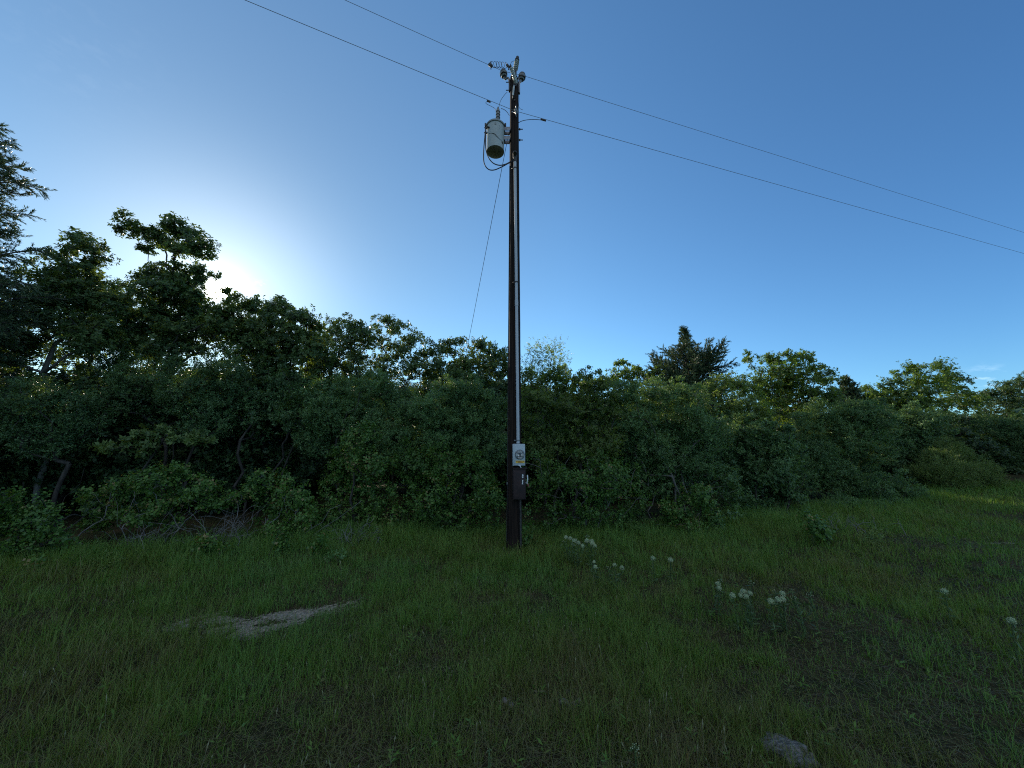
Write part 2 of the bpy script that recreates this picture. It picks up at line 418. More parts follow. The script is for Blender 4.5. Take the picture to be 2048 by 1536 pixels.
def rosettes(cen, axis, n, l, w, step, a, b, tone, jit=.35, droop=.1):
    """n leaves round each twig tip: one four-cornered leaf each."""
    k = len(cen); ax = axis / (np.linalg.norm(axis, axis=1)[:, None] + 1e-9)
    h = np.where(np.abs(ax[:, 2:3]) < .9, np.array([[0, 0, 1.0]]), np.array([[1.0, 0, 0]]))
    u = np.cross(ax, h); u /= np.linalg.norm(u, axis=1)[:, None] + 1e-9; v = np.cross(ax, u)
    ph = rng.random((k, 1)) * 6.28 + np.arange(n)[None] * 2.4 + rng.normal(0, .4, (k, n))
    rad = np.cos(ph)[..., None] * u[:, None] + np.sin(ph)[..., None] * v[:, None]
    d = ax[:, None] * a + rad * b + rng.normal(0, jit, (k, n, 3)) * .5 - np.array([0, 0, droop])
    d /= np.linalg.norm(d, axis=2)[..., None] + 1e-9
    nrm = ax[:, None] + rng.normal(0, jit, (k, n, 3)); s = np.cross(d, nrm); s /= np.linalg.norm(s, axis=2)[..., None] + 1e-9
    ll = (l * rng.uniform(.65, 1.2, (k, n)))[..., None]; ww = ll * (w / l)
    base = cen[:, None] + ax[:, None] * (step * np.arange(n)[None, :, None])
    V = np.stack([base, base + d * ll * .48 + s * ww * .5, base + d * ll, base + d * ll * .48 - s * ww * .5], 2).reshape(-1, 3)
    t = np.clip(tone[:, None] + rng.normal(0, .22, (k, n)), 0, 1).ravel()
    return V, np.arange(k * n * 4).reshape(-1, 4), t


LEAF = dict(  # n per tip, length, width, step along the twig, forward, outward
    oak=(7, .088, .046, .010, .35, 1.0), fine=(7, .046, .022, .016, .6, .8), vine=(5, .048, .039, .026, .3, 1.0), mid=(6, .060, .035, .014, .5, .9), willow=(8, .060, .012, .018, .9, .5), big=(6, .11, .064, .02, .35, 1.0))


def lobes_px(lob, Y, dy=.5):
    out = []
    for (px, py, r) in lob:
        y = Y + rng.uniform(-dy, dy); c = P(px, py, y); d = ray(px, py); out.append((c, r / FPX * y / d[1]))
    return out


def plant(name, label, cat, lob, Y, kind, mat, base_px=None, lai=2.2, bark='bark', clump=.23, tip=.005, dy=.5, group=None, stems=1, squash=.85, crown='crown', wood='trunk', trunk_to=.45, bx=None, tone0=.5, low=None, spread=.2, sgap=0):
    if kind in ('fine', 'vine', 'mid') and len(lob) > 5 and stems > 1 and lob[0][2] > 15:   # ragged sprigs standing out of each lobe
        for (a_, b_, r_) in list(lob):
            for _ in range(2):
                th = rng.uniform(.2, 2.94); lob = lob + [(a_ + r_ * 1.02 * math.cos(th), b_ - r_ * 1.0 * math.sin(th), r_ * rng.uniform(.18, .3))]
    L = lobes_px(lob, Y, dy) if kind not in ('oak',) else lobes_px([(a_, b_, r_ * 1.14) for a_, b_, r_ in lob], Y, dy)
    cx = np.mean([c for c, r in L], 0); ztop = max(c[2] for c, r in L)
    if bx is None: bx = P(base_px, 900, Y)[0] if base_px is not None else cx[0]
    by = Y; bz = float(H(bx, by)) - .05
    root = thing(name, label, cat, (bx, by, bz + .05), group); o0 = np.array([bx, by, bz + .05])
    n, l, w, st, a, b = LEAF[kind]; area = l * w * .5; TG, CN, AX, TN = [], [], [], []
    for c, r in L:
        leaves = math.pi * r * r * lai * 1.75 / area; tips = max(4, int(leaves / n))
        ncl = max(3, int(tips / 14)); sig = clump * r * (8.0 / max(ncl, 8)) ** .33
        q = rng.normal(0, 1, (ncl, 3)); q /= np.linalg.norm(q, axis=1)[:, None]; q *= (rng.random((ncl, 1)) ** .42) * r * .92; q[:, 2] *= squash
        cc = c + q; cc[:, 2] = np.maximum(cc[:, 2], H(cc[:, 0], cc[:, 1]) + .06); TG.append(cc)
        k = rng.integers(0, ncl, tips); pos = cc[k] + rng.normal(0, sig, (tips, 3)) * np.array([1, 1, .75])
        pos[:, 2] = np.maximum(pos[:, 2], H(pos[:, 0], pos[:, 1]) + .03)
        CN.append(pos); out = pos - c; out /= np.linalg.norm(out, axis=1)[:, None] + 1e-6
        AX.append(out * .7 + np.array([0, 0, .55]) + rng.normal(0, .4, (tips, 3)))
        tc_ = rng.normal(0, .13, ncl); TN.append(np.clip(tone0 + rng.normal(0, .06) + tc_[k] + rng.normal(0, .1, tips), 0, 1))
    TG, CN, AX, TN = map(np.concatenate, (TG, CN, AX, TN))
    V, Q, t = rosettes(CN, AX, n, l, w, st, a, b, TN)
    link(crown, np_mesh(crown, V - o0, quads=Q, tone=t, mats=[M[mat]]), root)
    bases = []
    for s in range(stems):
        off = np.zeros(3) if stems == 1 else np.array([rng.normal(0, spread), rng.normal(0, spread * .7), 0])
        p0 = np.array([bx, by, bz]) + off; p0[2] = float(H(p0[0], p0[1])) - .05
        tgt = np.array([cx[0], Y, bz + (ztop - bz) * trunk_to]) + off * 2.5 + (rng.normal(0, .15, 3) if stems > 1 else 0)
        m_ = [p0 * (1 - q) + tgt * q + (rng.normal(0, .05, 3) * (ztop - bz) * .35 if 0 < q < 1 else 0) for q in np.linspace(0, 1, 6)]
        bases.append(m_)
    if len(TG) > 420: TG = TG[rng.permutation(len(TG))[:420]]
    e = grow(bases, TG, tip=tip if stems == 1 else tip * .75, wob=.07 if stems == 1 else .045)
    if stems > 1: wood = 'stem'
    for rid in np.unique(e[4]):
        q = e[4] == rid
        V, Q = sticks(e[0][q], e[1][q], e[2][q], e[3][q]); link(wood, np_mesh(wood, V - o0, quads=Q, smooth=True, mats=[M[bark]]), root)
    return root


def frond_tree(name, label, base, top_z, prof, nbr, mat='cedar', droop=.15, up=.35, seed=3, leaf=(.075, .017), group=None, trunk_r=.11, wisp=0.0, lean=0.0):
    """A juniper: whorls of rising branches with feathery sprays; prof(t) gives the branch length at height fraction t."""
    rg = np.random.default_rng(seed); root = thing(name, label, 'tree', base, group); o0 = np.array(base); Ht = top_z - base[2]
    seg0, seg1, r0, r1 = [], [], [], []; CN, AX, TN, SC_ = [], [], [], []
    tz = np.linspace(0, 1, 12); tp = np.stack([lean * tz ** 2 + rg.normal(0, .03, 12) * tz, rg.normal(0, .03, 12) * tz, tz * Ht], 1) + o0
    for i in range(11): seg0.append(tp[i]); seg1.append(tp[i + 1]); r0.append(trunk_r * (1 - tz[i]) + .012); r1.append(trunk_r * (1 - tz[i + 1]) + .012)
    for b in range(nbr):
        t = .12 + .87 * ((b + rg.random()) / nbr); L = prof(t) * rg.uniform(.65, 1.2)
        if L < .05: continue
        az = b * 2.399 + rg.normal(0, .3); el = up + .7 * t * up + rg.normal(0, .15)
        p = np.array([np.interp(t, tz, tp[:, k]) for k in range(3)]); d = np.array([math.cos(az) * math.cos(el), math.sin(az) * math.cos(el), math.sin(el)])
        ns = max(5, int(L / .11)); st = L / ns; pts = [p]
        for s in range(ns):
            f = s / ns; d = d + np.array([0, 0, (.05 if f < .6 else -droop)]) * .5 + rg.normal(0, .05, 3); d /= np.linalg.norm(d); p = p + d * st; pts.append(p)
            seg0.append(pts[-2]); seg1.append(p); r0.append(.016 * L * (1 - f) + .004); r1.append(.016 * L * (1 - f - 1 / ns) + .004)
            if f < .12 and L > .5: continue
            for sd in range(3 if L > .4 else 2):   # side sprays
                sl = (.30 * L * (1.05 - f) + .10) * rg.uniform(.5, 1.25)
                v = rg.normal(0, 1, 3); v -= d * v.dot(d); v /= np.linalg.norm(v); q = d * .75 + v * .75 + np.array([0, 0, .12]); q /= np.linalg.norm(q); pp = pts[-1] - d * st * rg.random()
                k = max(3, int(sl / .05)); a0 = pp
                for j in range(k):
                    q = q + np.array([0, 0, -droop * .35]) + rg.normal(0, .07, 3); q /= np.linalg.norm(q); pn = pp + q * (sl / k)
                    if j % 2 == 0: CN.append(pn); AX.append(q + rg.normal(0, .15, 3)); TN.append(np.clip(.35 + rg.normal(0, .14) + (.35 if rg.random() < .12 else 0), 0, 1))
                    CN.append(pp); AX.append(q + rg.normal(0, .2, 3)); TN.append(np.clip(.35 + rg.normal(0, .15), 0, 1)); pp = pn
                seg0.append(a0); seg1.append(pp); r0.append(.004); r1.append(.0015)
    V, Q, t = rosettes(np.array(CN), np.array(AX), 6, leaf[0], leaf[1], .012, 1.0, .55, np.array(TN), jit=.2, droop=.02)
    link('crown', np_mesh('crown', V - o0, quads=Q, tone=t, mats=[M[mat]]), root)
    V, Q = sticks(np.array(seg0), np.array(seg1), np.array(r0), np.array(r1)); link('trunk', np_mesh('trunk', V - o0, quads=Q, smooth=True, mats=[M['bark']]), root)
    return root


# ------------------------------------------------------------------ ground
BARE = [(G(575, 1232), .62, .15, .50), (G(520, 1256), .34, .12, .30), (G(505, 1278), .12, .07, 0), (G(395, 1246), .34, .16, .15), (G(415, 1228), .22, .07, .2), (G(640, 1207), .25, .05, .5),
        (G(460, 1303), .22, .06, 0), (G(560, 1305), .24, .06, .1), (G(800, 1100), .35, .10, 0), (G(1140, 1410), .17, .09, .2), (G(1010, 1405), .10, .06, .2), (G(2030, 1086), .8, .12, 0), (G(900, 1340), .30, .12, .3), (G(1500, 1300), .2, .08, 0)]
BSTR = [1.0, .95, .7, .95, .6, .32, .42, .42, .40, .40, .36, .5, .36, .35]


def bare(x, y):
    o = np.zeros(np.shape(x))
    for (c, rx, ry, an), s in zip(BARE, BSTR):
        dx, dy = x - c[0], y - c[1]; ca, sa = math.cos(an), math.sin(an); u, v = (dx * ca + dy * sa) / rx, (-dx * sa + dy * ca) / ry
        o = np.maximum(o, s * np.clip((1.7 - np.sqrt(u * u + v * v)) / 1.2, 0, 1))
    w = vnoise(x, y, .16, 3) * .6 + vnoise(x, y, .06, 4) * .4
    return np.clip(o * (.0 + 1.95 * w ** 1.4), 0, 1)


def spaced(lo, hi, step, far):
    core = np.arange(lo, hi + 1e-6, step); g = np.cumsum(step * 1.28 ** np.arange(1, 40)); g = g[g < far]
    return np.concatenate([(lo - g)[::-1], core, hi + g])


gx, gy = spaced(-11, 12, .09, 420), spaced(0.5, 11.5, .09, 420)
XX, YY = np.meshgrid(gx, gy); ZZ = H(XX, YY) + (vnoise(XX, YY, .22, 8) - .5) * .03 * np.exp(-(XX / 25) ** 2 - (YY / 25) ** 2)
nx, ny = len(gx), len(gy); ii = np.arange(nx * ny).reshape(ny, nx)
gq = np.stack([ii[:-1, :-1], ii[:-1, 1:], ii[1:, 1:], ii[1:, :-1]], -1).reshape(-1, 4)
gme = np_mesh('ground', np.stack([XX, YY, ZZ], -1).reshape(-1, 3), quads=gq, tone=bare(XX, YY).ravel(), tone_name='bare', smooth=True, mats=[M['ground']])
tag(link('ground', gme), kind='structure')

# ------------------------------------------------------------------ grass: blades in tufts, thinner on the bare patches, taller by the trees
def scatter(n, dmin, dmax, pw, ang=64):
    u = rng.random(n); e = 1 - pw; d = (dmin ** e + u * (dmax ** e - dmin ** e)) ** (1 / e)
    a = R(ang) * (rng.random(n) * 2 - 1); return d * np.sin(a) * 1.0, d * np.cos(a)


tx, ty = scatter(62000, 1.5, 24, .35); nb = rng.integers(5, 13, len(tx))
bxs = np.repeat(tx, nb) + rng.normal(0, .035, nb.sum()) * np.repeat(1 + .1 * ty, nb); bys = np.repeat(ty, nb) + rng.normal(0, .035, nb.sum()) * np.repeat(1 + .1 * ty, nb)
tph = np.repeat(rng.random(len(tx)) * 6.28, nb)
ux, uy = scatter(420, 1.7, 12, .55); nu = rng.integers(28, 60, 420)
fx, fy = scatter(90000, 1.5, 24, .35)
bxs, bys = np.concatenate([bxs, fx]), np.concatenate([bys, fy]); tph = np.concatenate([tph, rng.random(len(fx)) * 6.28]); tall = np.ones(len(bxs))
ua = rng.random(nu.sum()) * 6.28; ur = np.abs(rng.normal(0, .028, nu.sum())) * np.repeat(1 + .06 * uy, nu)
bxs = np.concatenate([bxs, np.repeat(ux, nu) + ur * np.cos(ua)]); bys = np.concatenate([bys, np.repeat(uy, nu) + ur * np.sin(ua)]); tph = np.concatenate([tph, ua]); tall = np.concatenate([tall, np.repeat(rng.uniform(1.5, 2.9, 420), nu)])
thick = np.clip((vnoise(bxs, bys, 1.1, 21) * .42 + vnoise(bxs, bys, .35, 22) * .3 + vnoise(bxs, bys, .14, 23) * .28 - .5) * 1.5 + .5, 0, 1)
edge = np.clip(1 - (treeline(bxs) - bys) / 2.2, 0, 1)
keep = (bys < treeline(bxs) + 1.0) & (rng.random(len(bxs)) < np.clip(-.05 + 1.9 * thick + edge, .28, 1)) & (rng.random(len(bxs)) > np.clip(bare(bxs, bys) * 1.25, 0, .93)) & (np.hypot(bxs - .035, bys - 6.54) > .14)
bxs, bys, tph, thick, edge, tall = bxs[keep], bys[keep], tph[keep], thick[keep], edge[keep], tall[keep]; nB = len(bxs); dist = np.hypot(bxs, bys)
right = sm((bxs - 1) / 5) * .35
hgt = (.035 + .115 * thick ** 1.3 + .10 * edge + .07 * right) * np.maximum(1, tall * np.clip(1.3 - thick, .4, 1.3)) * rng.uniform(.45, 1.35, nB) * (1 + .6 * (rng.random(nB) < .06))
ph = tph + rng.normal(0, .9, nB); lean = hgt * rng.uniform(.1, .95, nB) ; wd = .0029 * (1 + .16 * np.maximum(dist - 2.5, 0)) * rng.uniform(.6, 1.3, nB)
dx, dy = np.cos(ph), np.sin(ph); sx, sy = -np.sin(ph + rng.normal(0, .6, nB)), np.cos(ph)
bz = H(bxs, bys) - .015
def gp(f, l, s): return np.stack([bxs + dx * lean * l + sx * wd * s, bys + dy * lean * l + sy * wd * s, bz + hgt * f], 1)
GV = np.stack([gp(0, 0, -.5), gp(0, 0, .5), gp(.55, .28, .42), gp(.55, .28, -.42), gp(1 - .0, 1, 0)], 1).reshape(-1, 3)
k5 = np.arange(nB)[:, None] * 5
patch = vnoise(bxs, bys, 1.6, 31) * .55 + vnoise(bxs, bys, .45, 32) * .45
gt = np.clip(.0 + 1.12 * patch + .22 * edge + .30 * right - .05 * np.exp(-((dist - 2.6) / 1.2) ** 2) + rng.normal(0, .16, nB), 0, 1)
# dead thatch lying between the tufts, and small broad leaved weeds
qx, qy = scatter(110000, 1.5, 14, .5); okq = (qy < treeline(qx) + .3) & (rng.random(len(qx)) > np.clip(bare(qx, qy) * 1.1, 0, .9)); qx, qy = qx[okq], qy[okq]; nq_ = len(qx)
qa = rng.random(nq_) * 6.28; ql = rng.uniform(.03, .11, nq_); qw = .0026 * (1 + .16 * np.maximum(np.hypot(qx, qy) - 2.5, 0)); qz = H(qx, qy) + rng.uniform(.004, .03, nq_); qh = rng.uniform(-.01, .03, nq_)
ca_, sa_ = np.cos(qa), np.sin(qa)
def qp(l, sgn, hgt_): return np.stack([qx + ca_ * ql * l - sa_ * qw * sgn, qy + sa_ * ql * l + ca_ * qw * sgn, qz + hgt_], 1)
QV = np.stack([qp(0, -.5, 0 * qh), qp(0, .5, 0 * qh), qp(1, .3, qh), qp(1, -.3, qh)], 1).reshape(-1, 3); QT = np.clip(rng.normal(.14, .16, nq_), 0, .6)
wx, wy = scatter(1500, 1.6, 9, .5); okw = (wy < treeline(wx)) & (rng.random(1500) < vnoise(wx, wy, .7, 77)); wx, wy = wx[okw], wy[okw]
WV, WQ, WT = rosettes(np.stack([wx, wy, H(wx, wy) + .02], 1), np.stack([rng.normal(0, .25, len(wx)), rng.normal(0, .25, len(wx)), np.ones(len(wx))], 1), 6, .042, .012, .008, .5, .9, rng.uniform(.35, .85, len(wx)))
# seed heads on thin straws
hx, hy = scatter(1500, 1.9, 7.5, .6, 55); ok = (rng.random(1500) < .9 * vnoise(hx, hy, .9, 51) ** 2) & (hy < treeline(hx)) & (bare(hx, hy) < .2); hx, hy = hx[ok], hy[ok]
nh = len(hx); hz = H(hx, hy); hh = rng.uniform(.06, .17, nh); tl = rng.normal(0, .22, (nh, 2))
s0 = np.stack([hx, hy, hz], 1); s1 = s0 + np.stack([tl[:, 0] * hh, tl[:, 1] * hh, hh], 1); hd = (s1 - s0) / np.linalg.norm(s1 - s0, axis=1)[:, None]; hl = rng.uniform(.018, .045, nh)[:, None]
v1, q1 = sticks(s0, s1, np.full(nh, .0012), np.full(nh, .001), 4); v2, q2 = sticks(s1, s1 + hd * hl * .5, np.full(nh, .001), np.full(nh, .0035), 4); v3, q3 = sticks(s1 + hd * hl * .5, s1 + hd * hl, np.full(nh, .0035), np.full(nh, .0006), 4)
o0_ = len(GV); GV = np.concatenate([GV, QV, WV]); qq = np.concatenate([np.arange(len(QV)).reshape(-1, 4) + o0_, WQ + o0_ + len(QV)]); o1 = len(GV); o2 = o1 + len(v1); o3 = o2 + len(v2)
quads = np.concatenate([k5 + np.array([[0, 1, 2, 3]]), qq, q1 + o1, q2 + o2, q3 + o3]); tris = k5 + np.array([[3, 2, 4]])
nq = len(q1); stn = np.repeat(rng.random(nh), 4)
mi = np.concatenate([np.zeros(nB + len(qq)), np.full(3 * nq, 1), np.zeros(nB)])
gme = np_mesh('grass', np.concatenate([GV, v1, v2, v3]), quads=quads, tris=tris, tone=np.concatenate([gt, QT, WT, stn * .3, stn, stn, gt]), mats=[M['grass'], M['seed']], midx=mi)
tag(link('grass', gme), 'wild meadow grass with straw seed heads covering the clearing', 'grass', kind='stuff')

# ------------------------------------------------------------------ utility pole
PX0, PY0 = .037, 6.54
pb_ = np.array([PX0, PY0, float(H(PX0, PY0))])
ZT = P(1027, 156, PY0)[2]
def prad(z): return np.interp(z, [0, .12, .5, 1.5, ZT], [.142, .130, .122, .118, .088])
def pxc(z): return PX0 + np.interp(z, [0, ZT], [.0, .012])


pole = thing('utility_pole', 'tall dark creosoted wooden utility pole standing at the edge of the trees', 'utility pole', pb_)
zs = np.concatenate([[-.3], np.linspace(0, .5, 6), np.linspace(.7, ZT, 60)]); NP = 28; pv, pf = [], []
for i, z in enumerate(zs):
    for j in range(NP):
        a = 2 * math.pi * j / NP; r = prad(max(z, 0)) * (1 + .018 * math.sin(5 * a + 1.3 * math.sin(z * .7)) + .012 * math.sin(11 * a + z * .4) + .008 * rng.normal())
        zz = z - (.0 if i < len(zs) - 1 else max(0, math.cos(a) * .05 + .0))
        pv.append((pxc(z) + r * math.cos(a), PY0 + r * math.sin(a), zz))
for i in range(len(zs) - 1):
    for j in range(NP): pf.append((i * NP + j, i * NP + (j + 1) % NP, (i + 1) * NP + (j + 1) % NP, (i + 1) * NP + j))
pv.append((pxc(ZT) - .03, PY0, ZT + .03))
for j in range(NP): pf.append(((len(zs) - 1) * NP + j, (len(zs) - 1) * NP + (j + 1) % NP, len(pv) - 1))
MB().add(pv, pf).build('shaft', M['pole'], pole)
YF = PY0 - .11                                       # the face of the pole towards the camera
for (py, s) in ((258.5, 1), (280, 1), (164.5, -1), (180.5, -1)):
    c = P(1028, py, PY0); x0 = pxc(c[2]); m = MB()
    m.tube([(x0, PY0, c[2]), (x0 + s * .175, PY0, c[2])], .009, 8); m.tube([(x0 + s * (prad(c[2]) + .005), PY0, c[2]), (x0 + s * (prad(c[2]) + .03), PY0, c[2])], .022, 6)
    m.build('bolt', M['dark_steel'], pole)
gw = [P(1016, y, PY0 - .06) for y in (1085, 1020, 967, 900, 700, 450, 330)]
m = MB(); m.tube([np.array([pxc(p[2]) - prad(p[2]) * .99, PY0 - .03, p[2]]) for p in gw], .005, 6); m.build('ground_wire', M['wire'], pole)
c = P(1014.5, 967, PY0 - .03); m = MB(); m.lathe((c[0] - .0, c[1], c[2] - .022), (0, 0, 1), [(0, .004), (.006, .012), (.035, .013), (.044, .004)], 10); m.build('wire_clamp', M['galv'], pole)
for py, px_ in ((196, 1026.5), (200.5, 1029)):
    m = MB(); m.box(P(px_, py, YF + .012), (.035, .02, .028)); m.build('bracket_plate', M['dark_steel'], pole, bevel=.003)

# pin insulators on their steel arms
def insulator(label, ipx, ipy, s, zb):
    c = P(ipx, ipy, PY0 - .02); t = thing('pin_insulator', label, 'insulator', tuple(c), 'pin insulators on the pole top')
    ax = np.array([s * .16, -.05, 1.0])
    m = MB(); m.lathe(c - ax * .085, ax, [(0, .030), (.006, .052), (.03, .060), (.034, .046), (.045, .048), (.05, .078), (.092, .082), (.098, .062), (.112, .060), (.118, .070), (.145, .060), (.158, .034), (.165, .012)], 20)
    m.build('porcelain_bell', M['porcelain_dark'], t)
    x1 = pxc(zb) + s * (prad(zb) + .012)
    m = MB(); m.tube(curve([c - ax * .075, c - ax * .13 - np.array([s * .01, 0, 0]), np.array([x1 + s * .03, PY0 - .02, zb + .10]), np.array([x1, PY0 - .02, zb]), np.array([x1, PY0 - .02, zb - .2])], 20), .021, 8)
    m.build('steel_arm', M['galv'], t)
    m = MB(); m.box((x1 + s * .004, PY0 - .02, zb - .10), (.03, .055, .27)); m.build('mounting_plate', M['galv'] if s > 0 else M['dark_steel'], t, bevel=.004)
    return t


insulator('grey insulator on a curved steel arm, beside the coiled wire', 1007, 147, -1, P(1016, 166, PY0)[2])
insulator('grey insulator on a steel arm, above the bare side of the pole', 1044, 153, 1, P(1038, 170, PY0)[2])

# fuse cutout
t = thing('fuse_cutout', 'pale leaning porcelain fuse cutout on the front of the pole top', 'fuse cutout', tuple(P(1030, 165, YF)))
a, b = P(1022.5, 135, YF - .12), P(1033, 168, YF - .03); ax = b - a; ln = float(np.linalg.norm(ax))
prof = [(0, .022)]
for k in range(6): prof += [(ln * (.06 + .145 * k), .032), (ln * (.06 + .145 * k) + .012, .046), (ln * (.06 + .145 * k) + .03, .034)]
prof += [(ln, .022)]
m = MB(); m.lathe(a, ax, prof, 16); m.build('porcelain_body', M['porcelain'], t)
m = MB(); a2 = P(1014, 130, YF - .12); m.tube([a2, P(1018, 134, YF - .12), P(1023, 133, YF - .12)], [.028, .024, .024], 8); m.tube([P(1018, 133, YF - .12), P(1017.5, 139, YF - .13)], .014, 6); m.tube([P(1021, 134, YF - .12), P(1021, 129, YF - .12)], .012, 6)
m.build('top_contact', M['dark_steel'], t)
m = MB(); m.tube([P(1028, 172, YF - .05), P(1026, 191, YF - .03)], .018, 8); m.build('fuse_tube', M['porcelain'], t)
m = MB(); m.tube([P(1033, 166, YF - .03), P(1031, 172, YF - .03), P(1027, 170, YF - .05)], .016, 6); m.box(P(1030, 171, YF), (.06, .09, .03)); m.build('bottom_hinge', M['dark_steel'], t)
m = MB(); m.tube([P(1026, 191, YF - .03), P(1026.5, 196, YF)], .018, 6); m.build('end_cap', M['dark_steel'], t)

# surge arrester
t = thing('surge_arrester', 'pale ribbed surge arrester with a black cap, highest fitting on the pole', 'surge arrester', tuple(P(1030, 150, YF)))
a, b = P(1030.5, 141, YF + .02), P(1034, 121, YF - .02); ax = b - a; ln = float(np.linalg.norm(ax)); prof = [(0, .03)]
for k in range(5): prof += [(ln * (.05 + .18 * k), .036), (ln * (.05 + .18 * k) + .01, .052), (ln * (.05 + .18 * k) + .024, .038)]
m = MB(); m.lathe(a, ax, prof + [(ln, .034)], 16); m.build('housing', M['porcelain'], t)
m = MB(); m.lathe(b, ax, [(0, .046), (.02, .048), (.03, .034), (.07, .032), (.085, .02)], 14); m.build('cap', M['cable'], t)
m = MB(); m.tube([a, P(1031, 152, YF + .03), P(1032, 162, YF + .05)], [.03, .022, .02], 8); m.build('bracket', M['dark_steel'], t)

# line conductors
def power_line(label, at, ins, left, right, dz, r):
    t = thing('power_line', label, 'power line', tuple(at), 'overhead wires'); pts = []
    for (px, py), sgn in ((left, -1), (right, 1)):
        e = at if sgn < 0 else ins; d = ray(px, py); k = (e[2] - dz - CAM_Z) / d[2]; q = np.array([0, 0, CAM_Z]) + d * k; v = q - e
        s = np.concatenate([np.linspace(0, 1, 8)[:-1], np.linspace(1, 7, 30)])
        row = [e + np.array([v[0] * x, v[1] * x, -dz * x + .012 * x * (x - 1)]) for x in s]
        pts = row[::-1] if sgn < 0 else pts + row
    if np.linalg.norm(ins - at) < 1e-6: pts = [p for i, p in enumerate(pts) if i == 0 or np.linalg.norm(np.array(p) - pts[i - 1]) > 1e-6]
    m = MB(); m.tube(pts, r, 6); m.build('conductor', M['conductor'], t)
    return t, pts


pinL, pinR = P(1006.5, 142.5, PY0 - .10), P(1044, 150.5, PY0 - .10)
pl, _ = power_line('upper overhead wire running across both insulators at the pole top', pinL, pinR, (690, 0), (2048, 465), .18, .0040)
m = MB(); q = P(981, 131, PY0 - .22); m.tube([q + np.array([-.03, 0, .03]), q + np.array([.03, 0, -.02])], .032, 8); m.tube([q + np.array([0, 0, .09]), q + np.array([.01, 0, -.09])], .010, 6); m.build('line_clamp', M['dark_steel'], pl)
NZ = P(1029, 221.5, YF - .06)
nl, _ = power_line('lower overhead wire passing in front of the pole above the transformer', NZ, NZ, (490, 0), (2048, 507), .18, .0044)
for (x0, y0, x1, y1) in ((974, 201.5, 981, 204.5), (1081, 238.5, 1092, 241.5)):
    m = MB(); m.tube([P(x0, y0, YF - .16 if x0 < 1000 else YF + .1), P(x1, y1, YF - .15 if x0 < 1000 else YF + .12)], .017, 8); m.build('splice', M['dark_steel'], nl)

# coiled jumper from the line to the cutout
t = thing('coiled_jumper_wire', 'thin coiled jumper wire beside the pole top', 'wire', tuple(q)); pts = []
for s in np.linspace(0, 1, 150):
    cpos = P(985 + 26 * s, 129 + 1.5 * s, PY0 - .20 + .02 * s); an = 2 * math.pi * 5 * s + 1.6
    pts.append(cpos + np.array([.045 * math.cos(an), .03 * math.cos(an + 1), .045 * math.sin(an)]))
pts = [q] + pts + [P(1013, 131, YF - .12)]
m = MB(); m.tube(pts, .0042, 5); m.build('coil', M['wire'], t)

# clevis that carries the lower wire
t = thing('neutral_clevis', 'small steel clevis with spool holding the lower wire on the pole', 'clevis', tuple(NZ))
m = MB(); m.lathe(NZ + np.array([.03, .0, -.05]), (0, 0, 1), [(0, .03), (.02, .042), (.035, .028), (.065, .028), (.08, .042), (.10, .03)], 14); m.build('spool', M['porcelain_dark'], t)
m = MB(); c = NZ + np.array([.03, 0, 0])
m.tube(curve([c + np.array([0, .07, .07]), c + np.array([0, -.02, .075]), c + np.array([0, -.05, .06])], 8), .012, 6); m.tube(curve([c + np.array([0, .07, -.07]), c + np.array([0, -.02, -.075]), c + np.array([0, -.05, -.06])], 8), .012, 6)
m.tube([c + np.array([0, -.03, -.12]), c + np.array([0, -.03, .1])], .009, 6); m.box(NZ + np.array([-.04, .04, .005]), (.03, .03, .03)); m.build('bracket', M['galv'], t)

# small tap wires
def tap(label, pts, r=.0055, mat='wire'):
    t = thing('tap_wire', label, 'wire', tuple(pts[0]), 'tap wires on the pole'); m = MB(); m.tube(curve(pts, 22), r, 6); m.build('wire', M[mat], t); return t


tap('thin wire curving from the pole top down to the transformer bushing', [P(1014.5, 184, PY0 - .05), P(1008, 191, PY0 - .12), P(1001, 202, PY0 - .1), P(997.5, 215, PY0 - .03)], .0042)
tap('wire tail looping from the lower line down behind the transformer bushing', [P(977, 203, YF - .16), P(972.5, 204, YF - .15), P(972, 207, YF - .14), P(978, 210.5, YF - .1), P(985, 214, PY0 - .04), P(991, 219, PY0), P(994, 233, PY0 + .03)], .0045)
tap('short bowed wire joining the lower line to the side of the pole above the transformer', [P(1002, 217, YF - .05), P(1008, 219, YF - .02), P(1014, 224, PY0 - .08), P(1018.5, 231, PY0 - .09)], .0055)
tap('long bowed wire arching from the pole to the lower line splice', [P(1037, 245.5, PY0 - .03), P(1044, 242, PY0 - .06), P(1056, 239.5, PY0 - .06), P(1070, 239, PY0 + .0), P(1084, 240, YF + .11)], .006)
tap('thin lead hanging straight down beside the pole top', [P(1038, 187, PY0 - .03), P(1038.3, 200, PY0 - .05), P(1037.8, 212, PY0 - .05), P(1040, 217, PY0 - .06), P(1046, 220, PY0 - .06)], .0035)
tap('short arc of wire from the fuse cutout to the surge arrester', [P(1021, 131, YF - .12), P(1022, 126, YF - .1), P(1025, 122.5, YF - .06), P(1031, 122, YF - .03)], .0042)

